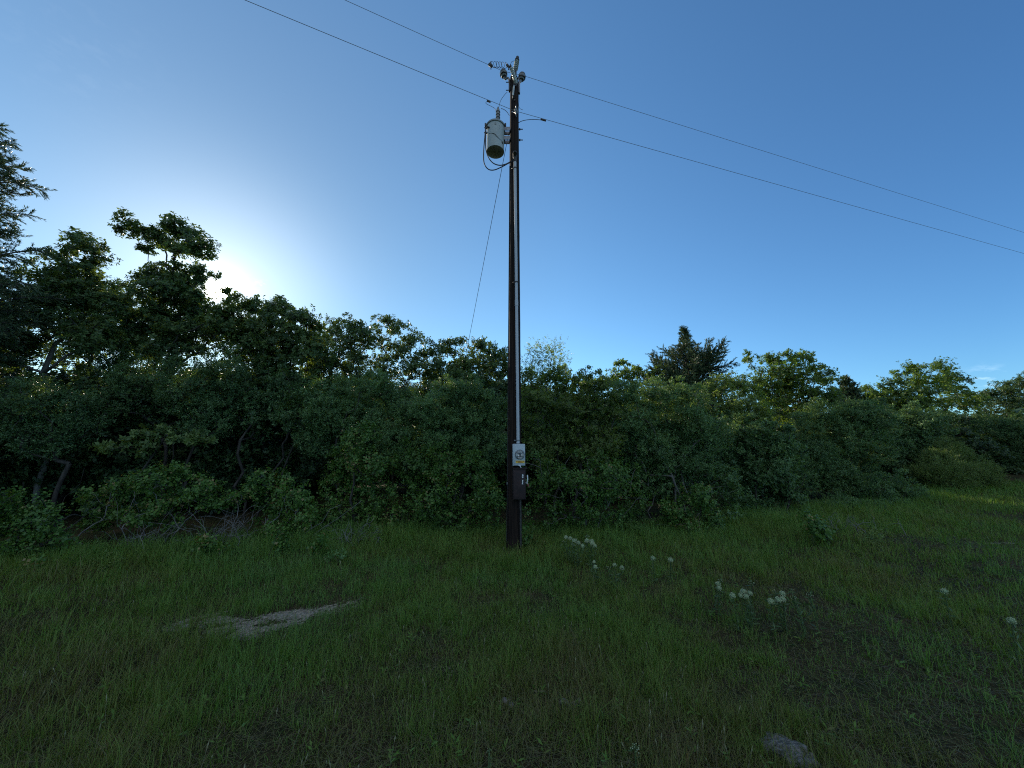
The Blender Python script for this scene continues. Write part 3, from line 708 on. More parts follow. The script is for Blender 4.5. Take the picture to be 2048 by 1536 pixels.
# transformer
TX, TY = P(991, 270, PY0 - .03)[0], PY0 - .03
TR = .178; zt, zb = P(991, 240, TY - TR)[2] + .02, P(991, 304.5, TY)[2]
t = thing('transformer', 'pale grey pole transformer can bolted to the left of the pole', 'transformer', (TX, TY, zb))
m = MB(); m.lathe((TX, TY, zb), (0, 0, 1), [(0, TR - .012), (.004, TR - .002), (.012, TR), (zt - zb, TR)], 40); m.build('tank', M['tank'], t)
m = MB(); m.lathe((TX, TY, zt - .035), (0, 0, 1), [(0, TR + .004), (.004, TR + .016), (.032, TR + .018), (.05, TR + .004), (.075, TR * .72), (.092, TR * .35), (.097, .01)], 40); lid = m.build('lid', M['tank_rim'], t)
for px_, s in ((973.5, -1), (1009, 1)):
    m = MB(); m.box((TX + s * (TR + .022), TY - .05, zt - .015), (.035, .05, .06)); m.tube([(TX + s * (TR + .03), TY - .05, zt - .07), (TX + s * (TR + .03), TY - .05, zt + .04)], .009, 6); m.build('lid_clamp', M['dark_steel'], lid, bevel=.003)
bx_ = P(996, 225, TY)[0]; zb1 = P(996, 217, TY)[2]; prof = [(0, .045)]; hh_ = zb1 - (zt + .03)
for k in range(5): prof += [(hh_ * (.08 + .17 * k), .034), (hh_ * (.08 + .17 * k) + .008, .047), (hh_ * (.08 + .17 * k) + .022, .045), (hh_ * (.08 + .17 * k) + .027, .034)]
m = MB(); m.lathe((bx_, TY, zt + .03), (0, 0, 1), prof + [(hh_ * .95, .032), (hh_, .018), (hh_ + .03, .016)], 18); m.build('bushing', M['porcelain_dark'], t)
for py in (262, 280):
    z = P(1014, py, TY)[2]; x0 = TX + TR - .012; x1 = pxc(z) - prad(z) + .01; xm = (x0 + x1) / 2; m = MB()
    for dy_ in (-.055, .055): m.box((xm, TY + dy_, z), (x1 - x0, .010, .085))
    m.box((x1 - .01, TY, z), (.014, .10, .085)); m.box((x0 + .018, TY, z), (.014, .10, .085)); m.build('mounting_bracket', M['galv'], t, bevel=.002)
for k, (dz_, ang) in enumerate(((-.10, 200), (-.20, 196), (-.15, 225))):
    a = R(ang); d = np.array([math.cos(a), math.sin(a), 0]); c = np.array([TX, TY, zt + dz_]) + d * (TR - .01)
    m = MB(); m.lathe(c, d, [(0, .026), (.012, .026), (.016, .018), (.04, .018), (.045, .012), (.07, .010)], 10); m.build('terminal', M['dark_steel'], t)
m = MB(); m.tube(curve([(TX - TR * .70, TY - TR * .73, zb + (zt - zb) * .52), (TX - .02, TY - TR - .008, zb + (zt - zb) * .43), (TX + .06, TY - TR * .96, zb + (zt - zb) * .30), (TX + TR * .82, TY - TR * .62, zb + .13)], 16), .005, 6); m.build('ground_lead', M['cable'], t)
m = MB(); m.box((TX + TR * .82, TY - TR * .62, zb + .12), (.035, .03, .03)); m.build('ground_lug', M['dark_steel'], t, bevel=.004)
for q_ in ((.005, TR + .001, .10, .03, .055), (.085, TR * .88, .13, .014, .016), (.085, TR * .88, .185, .014, .016)):
    m = MB(); m.box((TX + q_[0], TY - q_[1], zt - q_[2]), (q_[3], .006, q_[4])); m.build('marking_plate', M['tank_rim'], t)

# service cables from the transformer to the weatherhead
def service(label, pts): 
    t = thing('service_cable', label, 'cable', tuple(pts[0]), 'black service cables under the transformer'); m = MB(); m.tube(curve(pts, 40), .0105, 8); m.build('cable', M['cable'], t)


service('outer black service cable drooping in the wider loop under the transformer', [P(971, 254, TY - .1), P(970, 270, TY - .12), P(967.5, 300, TY - .14), P(968, 325, TY - .13), P(976, 338, TY - .1), P(988, 340, TY - .08), P(1003, 334, TY - .06), P(1016, 327, YF), P(1026, 322, YF - .04), P(1030, 316, YF - .05)])
service('inner black service cable in the tighter loop under the transformer', [P(972, 262, TY - .11), P(971, 280, TY - .13), P(972, 300, TY - .13), P(977, 315, TY - .12), P(986, 326, TY - .1), P(998, 330.5, TY - .08), P(1009, 329, TY - .06), P(1018, 325, YF), P(1027, 319, YF - .05), P(1030.5, 314, YF - .06)])

# guy wire running back and down into the trees
ga = P(1017, 268, PY0 + .02); gb_ = P(938, 678, 10.6); gd = gb_ - ga; k = (ga[2] + .0) / -gd[2]
t = thing('guy_wire', 'thin straight guy wire slanting from the pole down behind the trees', 'wire', tuple(ga)); m = MB(); m.tube([ga + gd * s for s in np.linspace(0, k, 12)], .0055, 6); m.build('strand', M['wire'], t)

# conduit with weatherhead
t = thing('electrical_conduit', 'long grey conduit strapped up the front of the pole above the meter', 'conduit', tuple(P(1036, 886, YF - .05)))
ca, cb = P(1036.2, 887, YF - .05), P(1030, 322, PY0 - .145)
m = MB(); m.tube([ca, cb], .0275, 14); m.build('pipe', M['pvc'], t)
m = MB(); pc = ca + (cb - ca) * .46; d = (cb - ca) / np.linalg.norm(cb - ca); m.tube([pc - d * .05, pc + d * .05], .032, 14); m.build('coupling', M['pvc'], t)
m = MB(); m.tube(curve([cb - d * .02, cb + d * .06, cb + d * .12 + np.array([0, -.01, 0]), cb + d * .15 + np.array([.0, -.05, -.01]), cb + d * .12 + np.array([0, -.085, -.03])], 14), [.034] * 4 + [.042] * 5 + [.040] * 4, 12); m.build('weatherhead', M['dark_steel'], t)
for f, sx_ in ((.004, -1), (.53, -1), (.965, -1)):
    c = ca + (cb - ca) * f + d * .03; m = MB(); m.tube([c - d * .012, c + d * .012], .033, 14); m.box(c + np.array([sx_ * .045, .028, 0]), (.045, .010, .022)); m.tube([c + np.array([sx_ * .055, .03, 0]), c + np.array([sx_ * .055, -.005, 0])], .010, 6); m.build('strap', M['galv'] if f < .1 else M['dark_steel'], t)

# meter box
RZ = R(7); YM = YF - .07
c = P(1037.5, 909.5, YM); Wm, Hm, Dm = .207, .362, .10
t = thing('meter_box', 'light grey electric meter box with a round glass meter and yellow sticker', 'meter box', tuple(c))
ux, uy = np.array([math.cos(RZ), math.sin(RZ), 0]), np.array([-math.sin(RZ), math.cos(RZ), 0]); uz = np.array([0, 0, 1.0])
def mp(x, y, z): return c + ux * x + uy * y + uz * z


MB().box(mp(0, .01, 0), (Wm, Dm, Hm), RZ).build('housing', M['box'], t, bevel=.006)
MB().box(mp(.006, -.046, 0), (Wm - .026, .012, Hm - .012), RZ).build('cover', M['box'], t, bevel=.004)
fc = mp(.010, -.05, .006)
m = MB(); m.lathe(fc, -uy, [(0, .082), (.012, .082), (.014, .074), (.006, .072)], 32); m.build('socket_ring', M['galv'], t)
me_ = MB(); me_.lathe(fc - uy * .004, -uy, [(0, .071), (.006, .071), (.007, .066)], 32); face = me_.build('meter_face', M['tank_rim'], t)
m = MB(); m.box(fc - uy * .016 + uz * .035, (.085, .010, .028), RZ); m.box(fc - uy * .016 + ux * -.034 + uz * -.012, (.035, .012, .03), RZ); m.box(fc - uy * .016 + ux * .034 + uz * -.012, (.035, .012, .03), RZ); m.box(fc - uy * .017 + uz * -.045, (.05, .010, .022), RZ); m.build('register_plate', M['dial'], face, bevel=.002)
m = MB(); m.box(fc - uy * .02 + uz * -.005, (.008, .012, .07), RZ); m.build('divider', M['cable'], face)
m = MB(); m.box(fc - uy * .02 + ux * -.018 + uz * -.018, (.016, .008, .018), RZ); m.build('display', M['label_white'], face)
m = MB(); m.lathe(fc - uy * .008, -uy, [(0, .070), (.04, .068), (.062, .058), (.074, .035), (.078, .005)], 32); m.build('glass_dome', M['glass'], t)
MB().box(mp(.016, -.0535, -.115), (.150, .003, .040), RZ).build('warning_sticker', M['label_yellow'], t)
m = MB()
for k, xw in enumerate((.024, .018, .030, .014, .022)): m.box(mp(-.042 + .029 * k, -.0562, -.107), (xw, .002, .010), RZ)
for k, xw in enumerate((.022, .030, .020)): m.box(mp(-.012 + .030 * k, -.0562, -.124), (xw, .002, .010), RZ)
m.build('sticker_print', M['print'], t)
m = MB(); m.box(mp(.004, -.055, -.174), (.038, .012, .014), RZ); m.tube([mp(.010, -.06, -.18), mp(.02, -.062, -.20), mp(.032, -.058, -.215)], .007, 6); m.build('latch', M['handle'], t, bevel=.001)

# rusty disconnect box
YD = YF - .085
a, b = P(1025.5, 937, YD), P(1051, 998.5, YD); c = (a + b) / 2; Wd, Hd, Dd = b[0] - a[0], a[2] - b[2], .13
t = thing('disconnect_box', 'dark rusty disconnect switch box with worn white switch stickers', 'switch box', tuple(c)); RZ = R(4)
ux, uy = np.array([math.cos(RZ), math.sin(RZ), 0]), np.array([-math.sin(RZ), math.cos(RZ), 0])
MB().box(mp(0, .01, 0), (Wd, Dd, Hd), RZ).build('enclosure', M['rust'], t, bevel=.006)
MB().box(mp(.012, .0, Hd / 2 + .006), (Wd + .035, Dd + .03, .012), RZ).build('rain_lip', M['rust'], t, bevel=.003)
MB().box(mp(-.002, -.062, -.012), (Wd - .02, .014, Hd - .05), RZ).build('door', M['rust'], t, bevel=.004)
for (dz_, hh_, kind) in ((.130, .068, 'on'), (.030, .085, 'off')):
    st_ = MB(); st_.box(mp(.055, -.0702, dz_), (.046, .003, hh_), RZ); s_ = st_.build('switch_sticker', M['label_dark'], t)
    m = MB()
    if kind == 'on': m.box(mp(.056, -.0728, dz_ + .012), (.016, .002, .030), RZ); m.box(mp(.054, -.0728, dz_ - .018), (.020, .002, .020), RZ)
    else:
        for q_ in (.027, .003, -.022): m.box(mp(.051 + q_ * .1, -.0728, dz_ + q_), (.015, .002, .018), RZ)
    m.build('sticker_print', M['label_white'], s_)
m = MB(); z0 = .080
for (xa, za) in ((0, .016), (-.016, 0), (.016, 0)): m.tube([mp(.054 + xa * .2, -.0725, z0 + za * .2), mp(.054 + xa, -.0725, z0 + za)], .003, 5)
m.build('diamond_mark', M['galv'], t)
x0 = Wd / 2 + .028
m = MB(); m.tube(curve([mp(x0, -.05, .145), mp(x0 + .004, -.055, .10), mp(x0 + .002, -.06, .055), mp(x0 - .006, -.055, .02), mp(x0 - .004, -.05, .0)], 12), [.006] + [.0095] * 12, 8)
m.tube([mp(x0 - .03, -.02, .02), mp(x0 + .006, -.04, .008)], .010, 8); m.build('handle', M['handle'], t)
m = MB(); m.lathe(mp(x0 + .010, -.05, .004), (0.15, 0, -1), [(0, .006), (.004, .013), (.035, .014), (.05, .008)], 10); m.build('grip', M['red_grip'], t)

t = thing('lower_conduit', 'thin weathered pipe running from the rusty box down into the ground', 'conduit', tuple(G(1041, 1094)))
m = MB(); q0 = P(1040.5, 999, YF - .05); m.tube([q0, (q0[0] + .005, YF - .04, .6), (q0[0] + .005, YF - .03, -.1)], .017, 10); m.build('pipe', M['dark_steel'], t)

# ------------------------------------------------------------------ trees and shrubs (lobes of each crown: picture x, picture y, picture radius at distance Y)
OAKS = 'oak trees at the edge of the woods'
plant('oak_tree', 'slim oak with a pale trunk, left of the tallest oak', 'tree', [(150, 482, 26), (168, 520, 36), (122, 530, 34), (92, 565, 38), (150, 585, 48), (62, 605, 42), (195, 600, 40), (30, 640, 46), (120, 645, 34), (172, 665, 46), (225, 640, 44), (60, 680, 26), (20, 700, 40)], 8.6, 'oak', 'oak', base_px=100, lai=2.9, bark='pale_bark', trunk_to=.62, group=OAKS)
plant('oak_tree', 'tallest oak with an open ragged crown in front of the sun', 'tree', [(262, 436, 18), (250, 462, 15), (298, 466, 20), (350, 446, 26), (330, 482, 28), (378, 468, 20), (418, 500, 22), (385, 500, 24), (285, 500, 14), (360, 510, 22), (298, 555, 26), (340, 545, 26), (372, 548, 24), (270, 590, 28), (330, 600, 46), (385, 618, 40), (300, 655, 52), (400, 665, 52), (465, 650, 38), (455, 592, 17), (345, 690, 50), (398, 550, 18), (425, 548, 8), (398, 596, 20), (446, 622, 20), (474, 612, 16), (500, 616, 16), (455, 645, 26), (360, 575, 32), (320, 640, 38)], 9.6, 'oak', 'oak', base_px=350, lai=3.0, trunk_to=.72, tip=.0055, group=OAKS)
plant('oak_tree', 'low oak filling the gap between the two ragged oaks', 'tree', [(218, 565, 24), (195, 592, 34), (245, 605, 34), (170, 640, 34), (225, 670, 50), (270, 690, 40), (140, 700, 46)], 11, 'oak', 'oak', base_px=215, lai=2.2, group=OAKS)
plant('oak_tree', 'dense rounded oak just right of the sun', 'tree', [(532, 618, 28), (570, 624, 36), (608, 648, 32), (505, 648, 32), (552, 680, 62), (615, 700, 48), (490, 700, 48), (540, 740, 55), (495, 622, 12)], 10.2, 'oak', 'oak', base_px=560, lai=2.9, group=OAKS)
plant('oak_tree', 'round topped dark oak, second to the right of the sun', 'tree', [(668, 650, 20), (702, 652, 24), (650, 685, 34), (715, 690, 36), (690, 730, 45), (640, 730, 40)], 12.4, 'oak', 'oak', base_px=690, lai=2.4, group=OAKS)
plant('oak_tree', 'oak with an airy top showing sky through its branches, mid way from sun to pole', 'tree', [(765, 646, 18), (798, 656, 22), (745, 675, 26), (832, 680, 22), (788, 695, 32), (852, 702, 18), (762, 735, 38), (830, 735, 36), (870, 730, 20)], 12.6, 'oak', 'oak', base_px=795, lai=1.9, trunk_to=.6, group=OAKS)
plant('oak_tree', 'wide dark oak directly left of the pole, behind the guy wire', 'tree', [(878, 700, 20), (910, 695, 20), (958, 696, 24), (993, 706, 18), (930, 730, 38), (980, 738, 38), (882, 745, 35), (930, 770, 45), (1012, 735, 24)], 12.2, 'oak', 'oak', base_px=940, lai=2.5, group=OAKS)
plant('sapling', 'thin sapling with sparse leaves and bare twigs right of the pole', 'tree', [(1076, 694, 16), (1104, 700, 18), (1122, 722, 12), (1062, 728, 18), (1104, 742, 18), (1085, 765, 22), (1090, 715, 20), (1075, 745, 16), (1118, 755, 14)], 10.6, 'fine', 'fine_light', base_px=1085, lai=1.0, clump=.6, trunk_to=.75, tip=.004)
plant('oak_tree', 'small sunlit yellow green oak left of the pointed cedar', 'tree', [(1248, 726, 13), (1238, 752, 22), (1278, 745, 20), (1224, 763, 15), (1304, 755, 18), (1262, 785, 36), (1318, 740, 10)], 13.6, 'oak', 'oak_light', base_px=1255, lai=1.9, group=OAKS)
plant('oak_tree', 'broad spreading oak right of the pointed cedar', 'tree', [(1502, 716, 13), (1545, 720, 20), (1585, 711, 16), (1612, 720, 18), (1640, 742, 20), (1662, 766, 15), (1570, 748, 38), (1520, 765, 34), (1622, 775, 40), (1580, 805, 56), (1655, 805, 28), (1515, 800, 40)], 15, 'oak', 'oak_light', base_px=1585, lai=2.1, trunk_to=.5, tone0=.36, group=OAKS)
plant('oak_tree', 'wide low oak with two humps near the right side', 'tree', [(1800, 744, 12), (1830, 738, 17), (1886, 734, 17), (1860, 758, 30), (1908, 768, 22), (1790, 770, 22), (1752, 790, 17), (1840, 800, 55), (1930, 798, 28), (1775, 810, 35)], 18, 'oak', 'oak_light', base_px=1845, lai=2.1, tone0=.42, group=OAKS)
plant('oak_tree', 'dark oak running off the right side of the clearing', 'tree', [(1980, 785, 14), (2010, 779, 20), (2042, 768, 16), (2080, 768, 32), (1962, 802, 22), (2022, 815, 46), (2100, 815, 60), (2160, 800, 60)], 21, 'oak', 'oak', base_px=2060, lai=2.2, group=OAKS)
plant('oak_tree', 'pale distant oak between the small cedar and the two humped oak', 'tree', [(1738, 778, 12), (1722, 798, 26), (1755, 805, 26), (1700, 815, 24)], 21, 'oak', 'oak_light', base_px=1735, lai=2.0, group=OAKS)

frond_tree('cedar_tree', 'dark feathery cedar with drooping wispy tips at the left side', tuple([P(-85, 350, 6.7)[0], 6.7, float(H(P(-85, 350, 6.7)[0], 6.7))]), P(-70, 225, 6.7)[2], lambda t: 2.5 * (1 - t) ** .55 * min(1, .25 + t * 1.6), 185, droop=.24, up=.20, seed=5, leaf=(.066, .015))
frond_tree('cedar_tree', 'pointed dark cedar rising above the thicket right of the pole', tuple([P(1366, 660, 14)[0], 14, float(H(P(1366, 660, 14)[0], 14))]), P(1366, 652, 14)[2], lambda t: np.interp(t, [0, .5, .64, .74, .80, .85, .92, 1], [1.7, 2.1, 1.9, 1.35, .6, .20, .12, .04]), 125, droop=-.02, up=.30, seed=8, leaf=(.075, .02))
frond_tree('cedar_tree', 'little dark cedar tip peeping out between two far oaks', tuple([P(1694, 770, 19)[0], 19, float(H(P(1694, 770, 19)[0], 19))]), P(1694, 757, 19)[2], lambda t: np.interp(t, [0, .6, .85, 1], [1.4, 1.1, .5, .08]), 70, droop=.0, up=.5, seed=9, leaf=(.11, .03))

THK = 'leafy small trees of the front thicket'
plant('elm_shrub', 'tall grey green thicket tree left of the pole', 'shrub', [(740, 768, 26), (702, 795, 44), (780, 795, 44), (660, 830, 46), (740, 850, 60), (820, 825, 42), (640, 880, 45), (800, 880, 50)], 9, 'fine', 'fine', base_px=745, lai=2.6, stems=3, group=THK)
plant('elm_shrub', 'grey green thicket tree touching the left side of the pole', 'shrub', [(890, 784, 28), (932, 788, 32), (860, 818, 42), (940, 838, 54), (985, 822, 38), (890, 870, 60), (970, 890, 55)], 8.8, 'fine', 'fine', base_px=910, lai=2.6, stems=3, group=THK)
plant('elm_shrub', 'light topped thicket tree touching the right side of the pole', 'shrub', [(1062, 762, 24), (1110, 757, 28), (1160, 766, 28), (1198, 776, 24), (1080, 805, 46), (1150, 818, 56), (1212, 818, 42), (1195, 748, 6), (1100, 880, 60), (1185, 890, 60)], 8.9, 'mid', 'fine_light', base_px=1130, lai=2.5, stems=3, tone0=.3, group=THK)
plant('elm_shrub', 'broad thicket tree in front of the pointed cedar', 'shrub', [(1250, 792, 30), (1300, 798, 36), (1350, 792, 30), (1392, 796, 26), (1260, 845, 52), (1340, 850, 58), (1405, 850, 46), (1300, 910, 60), (1385, 920, 55), (1425, 880, 38)], 9.2, 'fine', 'fine', base_px=1345, lai=2.6, stems=4, bark='pale_bark', group=THK)
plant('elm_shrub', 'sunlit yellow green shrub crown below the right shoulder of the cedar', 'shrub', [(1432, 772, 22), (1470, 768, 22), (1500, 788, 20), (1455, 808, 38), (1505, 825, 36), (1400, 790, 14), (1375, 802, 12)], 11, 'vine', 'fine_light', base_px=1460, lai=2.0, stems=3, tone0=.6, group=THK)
plant('elm_shrub', 'dark grey green shrub below the broad spreading oak', 'shrub', [(1490, 862, 42), (1532, 880, 42), (1482, 920, 48), (1542, 940, 48), (1572, 905, 36), (1500, 985, 48), (1565, 990, 40)], 10, 'mid', 'fine', base_px=1520, lai=2.6, stems=3, tone0=.42, group=THK)
plant('elm_shrub', 'wide dark shrub under the small cedar tip', 'shrub', [(1650, 838, 36), (1702, 830, 40), (1750, 845, 40), (1612, 850, 36), (1682, 880, 48), (1742, 895, 46), (1622, 905, 46), (1602, 955, 46), (1662, 950, 46), (1710, 950, 40)], 12.6, 'fine', 'fine', base_px=1675, lai=2.5, stems=3, tone0=.4, group=THK)
plant('elm_shrub', 'dark shrub in front of the two humped oak', 'shrub', [(1800, 850, 42), (1850, 850, 46), (1782, 885, 40), (1830, 890, 40), (1790, 930, 45), (1760, 960, 35)], 16, 'mid', 'fine', base_px=1810, lai=2.5, stems=3, tone0=.35, group=THK)
plant('willow_shrub', 'airy yellow green mound shrub near the right side', 'shrub', [(1902, 898, 24), (1880, 920, 30), (1932, 922, 30), (1902, 948, 44), (1958, 950, 32), (1852, 958, 36), (1940, 980, 38), (1985, 985, 26)], 14.2, 'willow', 'willow', base_px=1905, lai=2.0, stems=4)
plant('elm_shrub', 'dark shrub mass behind the airy yellow green mound', 'shrub', [(2022, 878, 52), (2070, 900, 60), (1992, 862, 38), (2050, 940, 45), (2120, 930, 70), (2000, 920, 36)], 18.5, 'fine', 'fine', base_px=2040, lai=2.4, stems=3, tone0=.3, group=THK)
plant('elm_shrub', 'low dark shrub row between thicket and yellow green mound', 'shrub', [(1702, 978, 34), (1752, 985, 34), (1800, 978, 32), (1682, 1008, 24), (1732, 1015, 26), (1785, 1012, 24), (1830, 1000, 24)], 11.6, 'fine', 'fine', base_px=1750, lai=2.4, stems=4, tone0=.45, group=THK)
plant('grassy_shrub', 'grey green wispy bush at the grass edge behind the dark little bush', 'shrub', [(1672, 1040, 14), (1700, 1046, 16), (1730, 1040, 14), (1760, 1042, 14)], 10.6, 'willow', 'fine', base_px=1712, lai=1.6, stems=5, bark='twig')

VIN = 'vine covered shrubs along the grass edge'
plant('vine_shrub', 'bright green vine covered mound standing half way between sun and pole', 'shrub', [(722, 880, 30), (692, 918, 36), (745, 925, 40), (682, 975, 46), (745, 995, 46), (692, 1035, 38), (762, 1040, 30), (640, 1035, 26), (735, 860, 14), (700, 1068, 22), (742, 1072, 20), (660, 1066, 20)], 7.5, 'vine', 'vine', base_px=715, lai=2.0, stems=3, group=VIN)
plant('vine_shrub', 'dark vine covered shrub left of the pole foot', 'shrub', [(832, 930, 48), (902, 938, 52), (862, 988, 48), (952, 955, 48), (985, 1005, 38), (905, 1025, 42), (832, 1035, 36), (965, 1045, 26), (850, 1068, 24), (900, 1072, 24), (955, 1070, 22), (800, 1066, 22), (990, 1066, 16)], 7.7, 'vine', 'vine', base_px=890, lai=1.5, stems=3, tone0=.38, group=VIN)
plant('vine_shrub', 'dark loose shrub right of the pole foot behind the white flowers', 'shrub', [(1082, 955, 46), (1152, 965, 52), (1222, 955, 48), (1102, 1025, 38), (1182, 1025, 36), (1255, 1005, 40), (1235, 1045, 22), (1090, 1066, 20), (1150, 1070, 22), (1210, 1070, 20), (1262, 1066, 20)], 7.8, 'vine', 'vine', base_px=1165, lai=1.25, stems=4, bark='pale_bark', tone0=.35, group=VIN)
plant('vine_shrub', 'rounded leafy mound spilling onto the grass below the cedar', 'shrub', [(1392, 995, 30), (1352, 1028, 30), (1420, 1035, 28), (1382, 1052, 30), (1332, 1055, 22), (1442, 1062, 16), (1400, 1075, 14)], 7.9, 'vine', 'vine', base_px=1390, lai=2.6, stems=3, tone0=.5, group=VIN)
plant('vine_shrub', 'upright shrub between the leafy mound and the loose dark shrub', 'shrub', [(1312, 955, 42), (1275, 1030, 30), (1440, 965, 42), (1475, 1010, 38), (1455, 1040, 22)], 8.9, 'mid', 'fine', base_px=1345, lai=1.7, stems=3, bark='pale_bark', tone0=.45, group=VIN)
plant('briar_shrub', 'wide low briar with bare grey stems showing beneath its leaves', 'shrub', [(352, 958, 24), (302, 968, 32), (255, 985, 34), (402, 985, 28), (442, 1000, 22), (205, 1000, 30), (332, 1005, 36), (282, 1035, 28), (230, 1030, 22), (180, 1050, 22), (350, 1050, 18)], 6.7, 'vine', 'vine', base_px=320, lai=2.3, stems=9, bark='twig', spread=.55, tone0=.5, dy=.3, trunk_to=.55, tip=.0026, group=VIN)
plant('briar_shrub', 'briar mound with grey tangled stems right of the wide low briar', 'shrub', [(532, 968, 24), (562, 982, 30), (592, 998, 30), (500, 990, 20), (542, 1018, 34), (602, 1030, 26), (470, 1005, 16), (560, 1052, 22), (610, 1058, 20)], 6.9, 'vine', 'vine', base_px=545, lai=2.4, stems=7, bark='twig', spread=.35, tone0=.5, dy=.3, group=VIN)
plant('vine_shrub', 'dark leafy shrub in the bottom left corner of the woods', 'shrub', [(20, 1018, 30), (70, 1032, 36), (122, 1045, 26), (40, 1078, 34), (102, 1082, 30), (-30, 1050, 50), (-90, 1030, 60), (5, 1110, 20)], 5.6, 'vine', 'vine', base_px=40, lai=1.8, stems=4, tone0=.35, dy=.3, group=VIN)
plant('oak_sapling', 'low oak limb of broad leaves spreading flat above the wide low briar', 'tree', [(282, 872, 22), (330, 866, 22), (375, 876, 22), (410, 886, 14), (240, 890, 26), (300, 895, 24)], 7.7, 'oak', 'oak', base_px=225, lai=2.2, tone0=.65, dy=.25, squash=.55, trunk_to=.9)
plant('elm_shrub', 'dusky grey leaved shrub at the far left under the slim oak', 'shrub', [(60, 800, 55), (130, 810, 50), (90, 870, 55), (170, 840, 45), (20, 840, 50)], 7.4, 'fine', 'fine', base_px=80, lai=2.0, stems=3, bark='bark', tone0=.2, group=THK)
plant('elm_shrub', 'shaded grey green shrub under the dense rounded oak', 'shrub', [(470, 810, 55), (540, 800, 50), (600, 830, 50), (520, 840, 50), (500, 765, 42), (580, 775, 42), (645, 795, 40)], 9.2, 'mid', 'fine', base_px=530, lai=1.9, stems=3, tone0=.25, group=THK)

# shaded trees that stand deeper in the woods, behind the front rows
DEEP = 'shaded oaks deeper in the woods'
deep = [(-420, 8), (-300, 7.6), (-190, 8.4), (-60, 9.6), (60, 10.6), (170, 11.8), (290, 11.4), (410, 12.6), (520, 12.2), (640, 14), (750, 14.6), (860, 14.2), (970, 14.8), (1070, 13), (1160, 12.6), (1260, 14.8), (1360, 16), (1460, 15.2), (1560, 17), (1670, 18), (1790, 20.5), (1900, 21.5), (2010, 24), (2140, 23), (2280, 22)]
deep += [(1340, 19), (1400, 20.2), (1280, 21), (1450, 19.6), (1520, 21), (960, 10.9), (1000, 11.6), (910, 11.2)]  # more oaks, here and below, added to keep sun streaks off the grass
deep += [(1020, 13.2), (1120, 12), (980, 16.4), (1080, 16.8), (1200, 13.4), (920, 13), (1300, 13)]
deep += [(1700, 16), (1760, 17.2), (1830, 17.5), (1900, 17), (1960, 18.5), (240, 9.6), (330, 10.2), (440, 10.6), (140, 9.8), (560, 11)]
deep += [(px, 24.0 + .8 * math.sin(px)) for px in range(1090, 2300, 75)]
deep += [(px + 60, Y + 3.2) for px, Y in deep if Y < 23] + [(px - 10, Y + 7) for px, Y in deep[:25:2]]
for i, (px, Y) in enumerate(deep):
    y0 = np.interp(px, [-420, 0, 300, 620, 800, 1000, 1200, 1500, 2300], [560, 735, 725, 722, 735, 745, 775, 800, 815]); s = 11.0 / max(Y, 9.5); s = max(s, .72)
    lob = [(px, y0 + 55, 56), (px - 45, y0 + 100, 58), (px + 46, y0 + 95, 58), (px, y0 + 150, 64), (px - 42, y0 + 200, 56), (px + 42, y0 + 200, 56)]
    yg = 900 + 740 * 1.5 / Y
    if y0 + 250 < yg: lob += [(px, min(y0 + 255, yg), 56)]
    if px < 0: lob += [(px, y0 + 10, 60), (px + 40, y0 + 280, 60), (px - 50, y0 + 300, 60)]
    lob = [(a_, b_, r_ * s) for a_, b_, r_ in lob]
    plant('oak_tree', 'shaded oak deep in the woods, seen only through gaps in the front trees', 'tree', lob, Y, 'big', 'oak', base_px=px, lai=3.3, tone0=.15, dy=1.0, group=DEEP)  # low tone0: leaves coloured darker to deepen the shade of the woods

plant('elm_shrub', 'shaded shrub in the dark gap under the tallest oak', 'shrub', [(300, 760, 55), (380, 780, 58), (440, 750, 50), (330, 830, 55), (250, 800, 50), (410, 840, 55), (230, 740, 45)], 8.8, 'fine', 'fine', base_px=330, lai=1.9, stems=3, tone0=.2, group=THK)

# the woods that go on behind: one far mass of crowns all round the clearing
nf = 1500; az = R(-118) + R(205) * rng.random(nf); dd_ = rng.uniform(27, 60, nf); fr = rng.uniform(1.2, 2.4, nf); fz = rng.uniform(.4, 1, nf) * np.interp(az, [R(-118), R(-40), R(10), R(87)], [6.5, 6.0, 4.8, 4.2]) - fr * .5
cc = np.stack([dd_ * np.sin(az), dd_ * np.cos(az), np.maximum(fz, .6)], 1); k = rng.integers(0, nf, 26000); q = rng.normal(0, 1, (26000, 3)); q /= np.linalg.norm(q, axis=1)[:, None]
V, Q, t_ = rosettes(cc[k] + q * fr[k][:, None] * rng.random((26000, 1)) ** .4 * np.array([1, 1, .6]), q + np.array([0, 0, .5]), 5, .34, .2, .04, .3, 1.0, rng.uniform(.2, .6, 26000))
tag(link('far_woods', np_mesh('far_woods', V, quads=Q, tone=t_, mats=[M['oak']])), 'far woodland mass seen only as dark gaps behind the front trees', 'woods', kind='stuff')

# bushes and seedlings standing in the grass
BSH = 'small bushes in the grass'
def small(name, label, px, py, lob, kind='vine', mat='vine', **k):
    g = G(px, py); Y = g[1]; kw = dict(lai=2.2, stems=3, spread=.06, dy=.08, tone0=.5, tip=.002, group=BSH); kw.update(k)
    return plant(name, label, 'bush', lob, Y, kind, mat, base_px=px, **kw)


